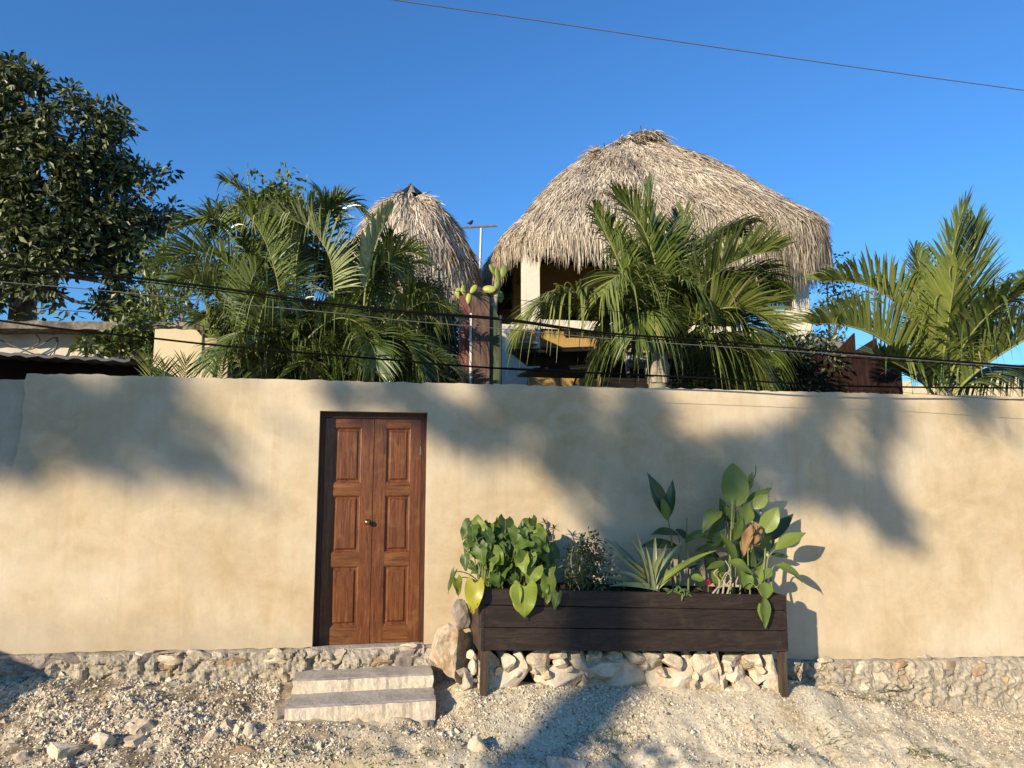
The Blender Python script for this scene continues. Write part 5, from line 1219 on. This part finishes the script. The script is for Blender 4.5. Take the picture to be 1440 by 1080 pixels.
# spiky bromeliad
BR = thing('spiky_plant', soil_at(P(918, 815, -.36)[0], -.36), 'spiky plant with long narrow pale green blades in the middle of the planter', 'plant')
for k, (tx, ty, w_, dY, cy, m) in enumerate([(838, 763, 8, -.05, -10, 0), (848, 755, 9, .1, -14, 0), (861, 760, 8, .18, -8, 0), (884, 757, 9, -.05, -12, 0), (895, 748, 8, .1, -10, 0), (921, 750, 9, .1, -4, 0), (908, 768, 9, -.12, -6, 0),
        (938, 764, 9, -.08, -6, 0), (962, 760, 9, .06, -12, 0), (866, 806, 9, -.12, -14, 0), (846, 812, 9, -.05, -8, 0), (1008, 774, 10, -.06, -14, 1), (930, 772, 8, -.14, -4, 0), (872, 783, 8, .05, -16, 0), (900, 776, 8, -.1, -8, 0), (948, 782, 8, .1, -10, 0), (858, 824, 10, -.12, -6, 0), (985, 792, 8, .05, -14, 0)]):
    A = P(918+random.uniform(-7, 9), 829, -.38+random.uniform(-.03, .03)); B = P(tx, ty, -.38+dY); u = ppm(-.38, 918)
    mid_ = (A+B)/2+np.array([0, 0, -cy*u]); c = bez(A, mid_, B, 12); T = nrm(np.gradient(c, axis=0)); S = nrm(np.cross(T, VIEW+np.array([0, 0, .8])))
    Nn = np.cross(S, T); ww = np.interp(np.linspace(0, 1, 12), *PROF['blade'])[:, None]*w_*u*.5
    pts = np.stack([c-S*ww+Nn*ww*.5, c-Nn*ww*.15, c+S*ww+Nn*ww*.5], 1); i = np.arange(11)[:, None]*3+np.arange(2)[None, :]
    mb = MB(); uv = np.stack(np.broadcast_arrays(np.array([0, .5, 1.])[None, :], np.linspace(0, 1, 12)[:, None]), -1)
    mb.add(pts.reshape(-1, 3), np.stack([i, i+1, i+4, i+3], -1).reshape(-1, 4), None, uv); mb.build('blade', M['blade'] if not m else M['heart_lime'], BR, True)
# cannas
lk = dict(prof='lance', fold=.22, wave=.025, nv=14)
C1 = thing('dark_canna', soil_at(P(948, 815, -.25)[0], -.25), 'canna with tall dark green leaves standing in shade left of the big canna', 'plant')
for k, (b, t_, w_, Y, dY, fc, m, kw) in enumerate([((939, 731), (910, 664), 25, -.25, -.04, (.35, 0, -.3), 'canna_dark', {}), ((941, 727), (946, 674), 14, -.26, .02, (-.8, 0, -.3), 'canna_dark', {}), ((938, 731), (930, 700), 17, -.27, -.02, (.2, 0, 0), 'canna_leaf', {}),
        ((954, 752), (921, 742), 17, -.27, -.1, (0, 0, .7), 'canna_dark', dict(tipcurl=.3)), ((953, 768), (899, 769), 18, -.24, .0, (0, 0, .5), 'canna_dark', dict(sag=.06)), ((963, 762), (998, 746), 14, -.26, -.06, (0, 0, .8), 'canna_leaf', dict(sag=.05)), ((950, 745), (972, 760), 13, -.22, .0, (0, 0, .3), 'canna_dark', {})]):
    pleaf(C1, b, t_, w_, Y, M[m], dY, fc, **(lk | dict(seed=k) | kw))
for p in ([(947, 838), (946, 790), (944, 755), (939, 728)], [(951, 838), (954, 795), (956, 768), (954, 752)], [(968, 838), (968, 790), (966, 760), (966, 728)]):
    mb = MB(); mb.tube(spline([P(x, y, -.25) for x, y in p], 12), np.linspace(.011, .005, 12), 7); mb.build('stem', M['stem'], C1, True)
C2 = thing('big_canna', soil_at(P(1040, 820, -.28)[0], -.28), 'largest canna with one broad upright leaf and a withered brown leaf', 'plant')
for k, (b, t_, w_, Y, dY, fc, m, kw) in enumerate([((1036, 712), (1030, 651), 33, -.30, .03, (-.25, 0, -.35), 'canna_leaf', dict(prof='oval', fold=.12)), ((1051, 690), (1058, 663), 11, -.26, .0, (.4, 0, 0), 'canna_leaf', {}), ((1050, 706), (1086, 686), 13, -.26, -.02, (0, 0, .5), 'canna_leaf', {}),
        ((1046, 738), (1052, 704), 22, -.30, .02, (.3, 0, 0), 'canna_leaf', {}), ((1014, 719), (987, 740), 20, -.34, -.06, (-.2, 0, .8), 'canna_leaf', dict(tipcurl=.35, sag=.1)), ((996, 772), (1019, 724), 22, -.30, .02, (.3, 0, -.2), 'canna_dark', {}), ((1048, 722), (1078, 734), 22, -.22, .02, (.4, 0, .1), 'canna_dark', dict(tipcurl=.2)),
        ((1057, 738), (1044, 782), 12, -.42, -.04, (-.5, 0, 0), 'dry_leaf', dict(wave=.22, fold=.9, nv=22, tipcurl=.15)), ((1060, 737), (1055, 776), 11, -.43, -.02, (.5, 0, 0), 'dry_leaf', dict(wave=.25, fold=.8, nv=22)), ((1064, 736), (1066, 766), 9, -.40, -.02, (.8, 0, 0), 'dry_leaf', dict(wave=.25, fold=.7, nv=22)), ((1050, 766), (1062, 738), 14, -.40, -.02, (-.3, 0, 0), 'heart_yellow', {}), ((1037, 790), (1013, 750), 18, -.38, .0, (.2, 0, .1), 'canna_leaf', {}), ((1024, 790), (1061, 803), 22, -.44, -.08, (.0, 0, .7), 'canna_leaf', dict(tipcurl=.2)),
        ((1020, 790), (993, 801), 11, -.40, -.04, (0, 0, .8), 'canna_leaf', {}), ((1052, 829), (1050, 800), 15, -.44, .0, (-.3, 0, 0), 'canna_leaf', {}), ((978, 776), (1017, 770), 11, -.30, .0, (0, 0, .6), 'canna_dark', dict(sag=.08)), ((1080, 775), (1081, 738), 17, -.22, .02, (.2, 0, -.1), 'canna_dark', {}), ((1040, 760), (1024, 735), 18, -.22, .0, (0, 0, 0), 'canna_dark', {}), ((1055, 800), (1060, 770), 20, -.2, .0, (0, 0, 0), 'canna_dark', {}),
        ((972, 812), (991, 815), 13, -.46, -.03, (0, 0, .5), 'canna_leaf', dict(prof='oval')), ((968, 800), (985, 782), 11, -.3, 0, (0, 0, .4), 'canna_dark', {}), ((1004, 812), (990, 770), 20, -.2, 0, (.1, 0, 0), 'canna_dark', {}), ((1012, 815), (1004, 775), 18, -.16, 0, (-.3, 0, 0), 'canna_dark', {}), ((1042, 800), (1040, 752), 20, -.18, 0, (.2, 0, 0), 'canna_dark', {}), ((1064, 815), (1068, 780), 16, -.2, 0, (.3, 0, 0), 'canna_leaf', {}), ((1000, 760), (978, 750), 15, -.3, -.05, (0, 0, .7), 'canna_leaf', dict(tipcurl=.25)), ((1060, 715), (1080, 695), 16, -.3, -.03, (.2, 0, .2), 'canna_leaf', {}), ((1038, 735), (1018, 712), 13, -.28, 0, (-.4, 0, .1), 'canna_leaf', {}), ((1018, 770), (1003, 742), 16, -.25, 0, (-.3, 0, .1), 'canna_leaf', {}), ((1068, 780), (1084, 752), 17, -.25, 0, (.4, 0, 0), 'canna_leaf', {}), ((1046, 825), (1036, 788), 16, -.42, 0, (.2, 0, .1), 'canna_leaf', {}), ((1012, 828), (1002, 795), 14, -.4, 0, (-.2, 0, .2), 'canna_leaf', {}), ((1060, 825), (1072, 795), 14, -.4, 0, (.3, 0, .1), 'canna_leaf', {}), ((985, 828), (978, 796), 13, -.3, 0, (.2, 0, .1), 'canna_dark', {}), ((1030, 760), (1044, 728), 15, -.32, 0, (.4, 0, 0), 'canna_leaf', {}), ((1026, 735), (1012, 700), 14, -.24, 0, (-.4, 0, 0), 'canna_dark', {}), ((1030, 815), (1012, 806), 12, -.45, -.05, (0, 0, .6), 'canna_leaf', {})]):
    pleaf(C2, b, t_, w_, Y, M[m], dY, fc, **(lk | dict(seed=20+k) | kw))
for p, Y, m in (([(1032, 838), (1034, 790), (1030, 750), (1036, 705)], -.29, 'stem'), ([(1040, 838), (1044, 790), (1040, 745), (1047, 690)], -.27, 'stem'), ([(1026, 838), (1026, 780), (1022, 740), (1022, 706)], -.26, 'stem'), ([(1028, 838), (1027, 770), (1029, 730), (1030, 700)], -.34, 'stem'), ([(1055, 838), (1052, 790), (1052, 750), (1051, 700)], -.22, 'stem'), ([(1048, 700), (1054, 680), (1062, 668), (1063, 655)], -.26, 'bark'),
                ([(1022, 838), (1028, 815), (1022, 805), (1014, 818)], -.48, 'pale_stem'), ([(1016, 838), (1020, 812), (1026, 800), (1020, 788)], -.47, 'pale_stem'), ([(1008, 838), (1012, 818), (1004, 806), (1010, 800)], -.46, 'pale_stem'), ([(1000, 838), (1010, 826), (1020, 824), (1028, 814)], -.47, 'pale_stem'), ([(1070, 722), (1069, 705), (1072, 692), (1068, 684)], -.25, 'pale_stem')):
    mb = MB(); mb.tube(spline([P(x, y, Y) for x, y in p], 14), np.linspace(.010, .004, 14), 7); mb.build('stem', M[m], C2, True)
for k in range(5):
    mb = MB(); pb = (996+random.uniform(-1, 1), 823); pleaf(C2, pb, (995.5+(k-2)*2.2, 814+abs(k-2)*2), 4, -.47, M['red_petal'], -.02*(k % 2), name='petal', prof='oval', nu=1, nv=6)
mb = MB(); mb.tube([P(996, 838, -.45), P(996, 822, -.47)], .005, 6); mb.build('flower_stalk', M['stem'], C2, True)
C3 = thing('trailing_canna', soil_at(P(1082, 820, -.3)[0], -.3), 'canna at the right end with leaves reaching right and one hanging over the planter front', 'plant')
for k, (b, t_, w_, Y, dY, fc, m, kw) in enumerate([((1091, 772), (1134, 749), 19, -.32, -.05, (-.1, 0, .6), 'canna_leaf', dict(sag=.05)), ((1071, 750), (1095, 712), 22, -.34, -.02, (.1, 0, .1), 'canna_leaf', {}), ((1090, 795), (1129, 820), 19, -.34, -.06, (.1, 0, .7), 'canna_leaf', dict(sag=.12)), ((1080, 762), (1116, 722), 15, -.18, .05, (.0, 0, .2), 'canna_dark', dict(sag=.05)),
        ((1074, 819), (1078, 842), 18, -.57, -.01, (-.1, 0, 0), 'canna_leaf', dict(prof='oval')), ((1074, 838), (1076, 884), 15, -.59, -.01, (.1, 0, 0), 'canna_leaf', dict(fold=.35)), ((1068, 848), (1072, 874), 7, -.585, .0, (-.8, 0, 0), 'canna_leaf', {}), ((1085, 780), (1110, 783), 9, -.2, .0, (0, 0, .5), 'canna_dark', {}), ((1072, 790), (1060, 768), 15, -.26, 0, (0, 0, 0), 'canna_dark', {}), ((1085, 800), (1072, 815), 12, -.4, 0, (0, 0, .4), 'canna_leaf', {})]):
    pleaf(C3, b, t_, w_, Y, M[m], dY, fc, **(lk | dict(seed=50+k) | kw))
for p, Y in (([(1078, 838), (1078, 810), (1080, 785), (1091, 772)], -.32), ([(1070, 838), (1074, 800), (1076, 770), (1071, 750)], -.33), ([(1088, 838), (1084, 815), (1086, 800), (1090, 795)], -.33)):
    mb = MB(); mb.tube(spline([P(x, y, Y) for x, y in p], 12), np.linspace(.011, .005, 12), 7); mb.build('stem', M['stem'], C3, True)
mb = MB(); mb.tube(spline([P(1045, 826, -.45), P(1050, 818, -.5), P(1060, 822, -.57), P(1069, 833, -.585), P(1074, 842, -.588)], 14), .004, 6); mb.build('stem', M['stem'], C3, True)
SP = thing('small_seedling', soil_at(P(958, 820, -.5)[0], -.5), 'small light green sprig leaning over the planter rim left of the red flower', 'plant')
for k in range(16):
    a = random.uniform(0, 2*pi); c = P(random.gauss(956, 11), random.gauss(828, 5), -.55); d = nrm(np.array([cos(a), -.4, sin(a)*.8])); mb = MB()
    leafsurf(mb, c, c+d*random.uniform(.05, .075), VIEW+np.array([0, 0, .6]), .018, prof='lance', tipcurl=.2, nu=1, nv=6); mb.build('leaf', M['heart_leaf'], SP, True)
mb = MB(); mb.tube(spline([P(945, 836, -.5), P(952, 826, -.54), P(962, 832, -.57), P(962, 838, -.575)], 10), .004, 5); mb.build('stem', M['stem'], SP, True)

# ================================================================ weeds on the verge
W_pts, W_w, W_r = [], [], []
def weeds(px, py, n, h, spread):
    Y = -2.2
    for _ in range(110):
        q = P(px, py, Y)
        if q[2] < gz(q[0], Y): break
        Y += .02
    for _ in range(n):
        x, y = q[0]+random.gauss(0, spread), Y+random.gauss(0, spread*.5); b = np.array([x, y, gz(x, y)-.005])
        a = random.uniform(0, 2*pi); L = h*random.uniform(.4, 1.2); d = nrm(np.array([cos(a)*.8, sin(a)*.8, random.uniform(.4, 1.3)])); kk = np.linspace(0, 1, 5)
        W_pts.append(b+d*(L*kk)[:, None]+np.array([0, 0, -1.0])*(L*.35*kk**2)[:, None]); W_w.append(nrm(np.cross(d, VIEW+np.array([.3, 0, .3])))[None]*np.array([1, 1, .8, .5, .1])[:, None]*.0032); W_r.append(random.betavariate(1.5, 1.8))
for a in ((845, 1040, 40, .11, .10), (868, 1035, 26, .10, .05), (830, 1045, 16, .09, .06), (1225, 985, 40, .08, .12), (1300, 972, 30, .10, .08), (1160, 1045, 26, .10, .08), (1320, 1068, 60, .13, .10), (1290, 1060, 30, .12, .08), (1115, 1055, 16, .1, .05), (1430, 1033, 14, .10, .04), (400, 1062, 70, .06, .14), (440, 1066, 70, .06, .16), (540, 1068, 60, .06, .12), (340, 1050, 24, .05, .04), (130, 975, 18, .07, .03), (192, 980, 12, .07, .04), (155, 1052, 14, .08, .03), (1190, 1042, 20, .09, .08), (1250, 960, 16, .1, .1), (1420, 965, 12, .08, .06), (250, 940, 14, .05, .1), (590, 1062, 30, .05, .06), (1080, 1060, 20, .08, .06)): weeds(*a)
mb = MB(); mb.strips(np.array(W_pts), np.array(W_w), np.array(W_r)); o = mb.build('grass', M['grass'], None, False, 'stuff'); tag(o, 'sparse thin weeds and grass blades on the dirt verge', 'grass')
for (pts, lab) in (([(1258, 962), (1262, 966), (1268, 970), (1275, 973)], 'short dark twig on the ground below the wall footing, right of the planter'), ([(1330, 970), (1333, 962), (1335, 972)], 'bent brown dry leaf stalk lying against the footing at the right'), ([(1232, 972), (1246, 970), (1262, 971), (1276, 968)], 'thin crooked twig lying along the foot of the wall')):
    mb = MB(); pp = []
    for x, y in pts:
        q = P(x, y, -.14); pp.append([q[0], -.14, max(q[2], gz(q[0], -.14)+.005)])
    mb.tube(pp, [.006]*(len(pp)-1)+[.003], 5); o = mb.build('twig', M['bark'], None, True, None, None, np.array(pp[0])); tag(o, lab, 'twig', 'twigs by the wall footing')

# ================================================================ across the street: the trees and the car whose shadows reach the wall
def back(px, py, t_, Y=0.0): return P(px, py, Y) - SD*t_
def blob(px, py, d): return sum(a*math.exp(-((px-x)/sx)**2-((py-y)/sy)**2) for x, y, sx, sy, a in d)
SH_L = [(40, 600, 50, 60, .8), (170, 560, 90, 22, .6), (60, 565, 75, 55, 1.3), (160, 580, 80, 60, 1.4), (240, 615, 60, 40, 1.3), (330, 540, 60, 20, .7), (290, 650, 30, 30, .8), (322, 668, 16, 22, .7), (170, 640, 30, 20, .5), (360, 596, 60, 12, .8), (430, 602, 30, 12, .4), (20, 560, 40, 70, 1.2), (-60, 580, 60, 70, 1.2), (110, 660, 30, 20, .35), (330, 700, 30, 20, .25), (250, 690, 40, 20, .3), (230, 545, 60, 25, .9),
        (95, 530, 40, 7, -.9), (295, 562, 30, 14, -.9), (380, 578, 50, 9, -1.2), (395, 548, 30, 15, -.7), (310, 618, 18, 20, -.6), (60, 620, 30, 12, -.4)]
SH_R = [(590, 532, 80, 22, 1.2), (720, 540, 80, 26, 1.2), (850, 545, 60, 24, 1.0), (1320, 548, 70, 14, .8), (1275, 600, 9, 40, .7), (1312, 590, 8, 36, .7), (1172, 605, 9, 40, .7), (1360, 570, 10, 30, .7), (1225, 625, 12, 40, .6), (1165, 550, 30, 14, .8), (1420, 600, 14, 40, .6), (500, 555, 60, 22, .9), (620, 580, 40, 30, 1.1), (690, 580, 60, 40, 1.2), (760, 600, 60, 50, 1.2), (735, 660, 14, 40, .6), (690, 640, 14, 30, .4), (650, 650, 12, 25, .4), (800, 640, 50, 40, 1.1), (900, 590, 40, 50, 1.2), (930, 660, 60, 60, 1.5), (1020, 655, 80, 38, 1.5), (1120, 645, 70, 34, 1.5), (1190, 680, 50, 35, 1.4), (1240, 715, 30, 35, 1.0), (1268, 745, 20, 22, .7), (900, 730, 40, 45, 1.3), (950, 750, 50, 50, 1.2), (990, 720, 40, 40, 1.2), (865, 700, 30, 30, .5), (1090, 670, 60, 18, .5),
        (1150, 590, 14, 40, .8), (1240, 590, 18, 35, .9), (1300, 560, 60, 14, .8), (1340, 600, 14, 35, .6), (1385, 580, 14, 40, .7), (1420, 560, 30, 14, .5), (1200, 560, 60, 12, .6), (1130, 600, 20, 30, .5), (870, 790, 38, 60, .5),
        (855, 672, 20, 26, -1.3), (865, 650, 14, 14, -.6), (835, 585, 22, 22, -.8), (880, 580, 16, 12, -.7), (1000, 572, 50, 14, -1.1), (1030, 598, 50, 18, -1.3), (965, 610, 25, 12, -.5), (1090, 575, 40, 14, -1.0), (1190, 600, 14, 30, -.7), (925, 640, 18, 12, -.35), (940, 652, 12, 12, -.3), (800, 580, 14, 20, -.4)]
def caster(name, label, defs, x0, x1, tmean, tj, n, seed, trunkpx, baseY=-.5):
    r = np.random.default_rng(seed); pts = []
    while len(pts) < n:
        px, py = r.uniform(x0, x1), r.uniform(520, 860)
        if fbm(px*.022+py*.006, py*.013-px*.004, 3.7+seed, 3) < -.10: continue
        if r.random() < min(1.0, max(0, (blob(px, py, defs)-.45)*1.2)): pts.append(back(px, py, tmean+r.normal(0, tj)))
    pts = np.array(pts); T = thing(name, (pts[:, 0].mean(), pts[:, 1].mean(), -.5), label, 'tree'); m = len(pts)
    dd = nrm(r.normal(size=(m, 3))*.45+np.array([.35, -.3, -.8])); mb = MB(); mb.leaves(pts-dd*.22, dd, r.normal(size=(m, 3)), .48*r.uniform(.5, 1.4, m), .075*r.uniform(.7, 1.3, m)); mb.build('crown', M['tree_leaf'], T, False, 'stuff')
    # trunk stands under the crown along the sun line of trunkpx on the planter front
    tb = back(trunkpx[0], trunkpx[1], tmean, baseY); mb = MB(); tp = back(trunkpx[2], trunkpx[3], tmean)
    mb.tube(spline([(tb[0], tb[1], -.8), (tb[0]+.03, tb[1], (tb[2]-.8)*.5), tb, (tb+tp)/2, tp], 20), np.linspace(.31, .13, 20), 10); mb.build('trunk', M['bark'], T, True)
    for k in range(10):
        e = pts[r.integers(0, m)]; s0 = tb+(tp-tb)*r.uniform(.3, 1); mb = MB(); mb.tube([s0, (s0+e)/2+np.array([0, 0, .25]), e], [.06, .04, .012], 6); mb.build('limb', M['bark'], T, True)
    return T
caster('street_tree', 'leafy tree across the street whose trunk shadow crosses the planter', SH_R, 440, 1440, 23.0, 1.4, 2600, 61, (847, 870, 905, 720))
caster('street_tree', 'broad leafy tree across the street further left', SH_L, -140, 470, 27.0, 1.2, 1150, 62, (-330, 870, -120, 640), 0.0)
# low rounded bush whose shadow lies across the road edge
RB = thing('roadside_bush', (0, 0, 0), 'low rounded bush on the far side of the road', 'bush')
c0_ = PZ(940, 1085, -.68); cb = c0_-SD/abs(SD[2])*0; tt = 9.0; cen = np.array([c0_[0], c0_[1], -.7])-np.array([SD[0], SD[1], 0])*tt
RB.location = cen; ORG[RB.name] = cen
zt_b = tt*math.tan(SUN_EL)*cos(SUN_EL)+.0
c0_ = PZ(925, 1040, -.62); tt = 8.0; cen = np.array([c0_[0], c0_[1], -.7])-np.array([sin(SUN_AZ), cos(SUN_AZ), 0])*tt
RB.location = cen; ORG[RB.name] = cen; zt_b = tt*math.tan(SUN_EL)
cs = []
while len(cs) < 420:
    a_, b_, h_ = random.uniform(-.45, .45), random.uniform(-.45, .45), random.random()
    if (a_*a_+b_*b_)/.2 < 1-h_**3: cs.append(cen+np.array([a_, b_, h_*(zt_b-.05)]))
mb = MB(); leafcloud(mb, cs, 6, .14, .07, .16, 71); mb.build('foliage', M['bush_leaf'], RB, False, 'stuff')
# parked car to the left, out of the picture
cc = back(52, 912, 1.0); 
CR = thing('parked_car', (-6.35, -1.35, -.35), 'grey hatchback parked along the verge left of the door', 'car')
def car():
    x0, y0, z0 = -6.40, -1.35, -.45
    prof = [(-1.95, .35), (-1.95, .75), (-1.75, .90), (-1.05, 1.0), (-.55, 1.36), (.35, 1.42), (1.30, 1.36), (1.74, 1.22), (1.93, .92), (1.98, .35)]
    mb = MB(); n = len(prof); rows = []
    for yy, ins in ((-.82, .0), (-.80, .0), (-.62, .0), (0, 0), (.62, 0), (.80, 0), (.82, 0)):
        rows.append([(x0+x, y0+yy*(1-.14*max(0, z-.9)/.5), z0+z+(.03 if abs(yy) < .7 and z > .8 else 0)-(.05 if abs(yy) > .81 else 0)) for x, z in prof])
    v = np.array(rows).reshape(-1, 3); R_ = len(rows)
    mb.add(v, [[r_*n+k, r_*n+k+1, (r_+1)*n+k+1, (r_+1)*n+k] for r_ in range(R_-1) for k in range(n-1)])
    for r_ in (0, R_-1): mb.add(v[r_*n:(r_+1)*n], [[0, k, k+1] for k in range(1, n-1)])
    mb.build('body', M['car_paint'], CR, True)
    for sx in (-1.2, 1.25):
        for sy in (-.80, .80):
            m2 = MB(); m2.tube([(x0+sx, y0+sy-.1, z0+.30), (x0+sx, y0+sy+.1, z0+.30)], .30, 20); wh = m2.build('wheel', M['rubber'], CR)
            m2 = MB(); m2.tube([(x0+sx, y0+sy-.105, z0+.30), (x0+sx, y0+sy+.105, z0+.30)], .19, 16); m2.build('rim', M['galv'], wh)
    for sy in (-.79, .79):
        m2 = MB(); s_ = 1 if sy > 0 else -1
        q = [(x0-.75, y0+sy*.995+s_*.03, z0+.98), (x0+1.35, y0+sy*.995+s_*.03, z0+.98), (x0+1.0, y0+sy*.90+s_*.03, z0+1.30), (x0-.42, y0+sy*.90+s_*.03, z0+1.30)]
        m2.add(q, [[0, 1, 2, 3]]); m2.build('side_window', M['glass_dark'], CR)
    m2 = MB(); m2.tube([(x0-1.2, y0+.5, z0+1.0), (x0-1.35, y0+.5, z0+1.85)], .006, 5); m2.build('aerial', M['black_metal'], CR)
car()
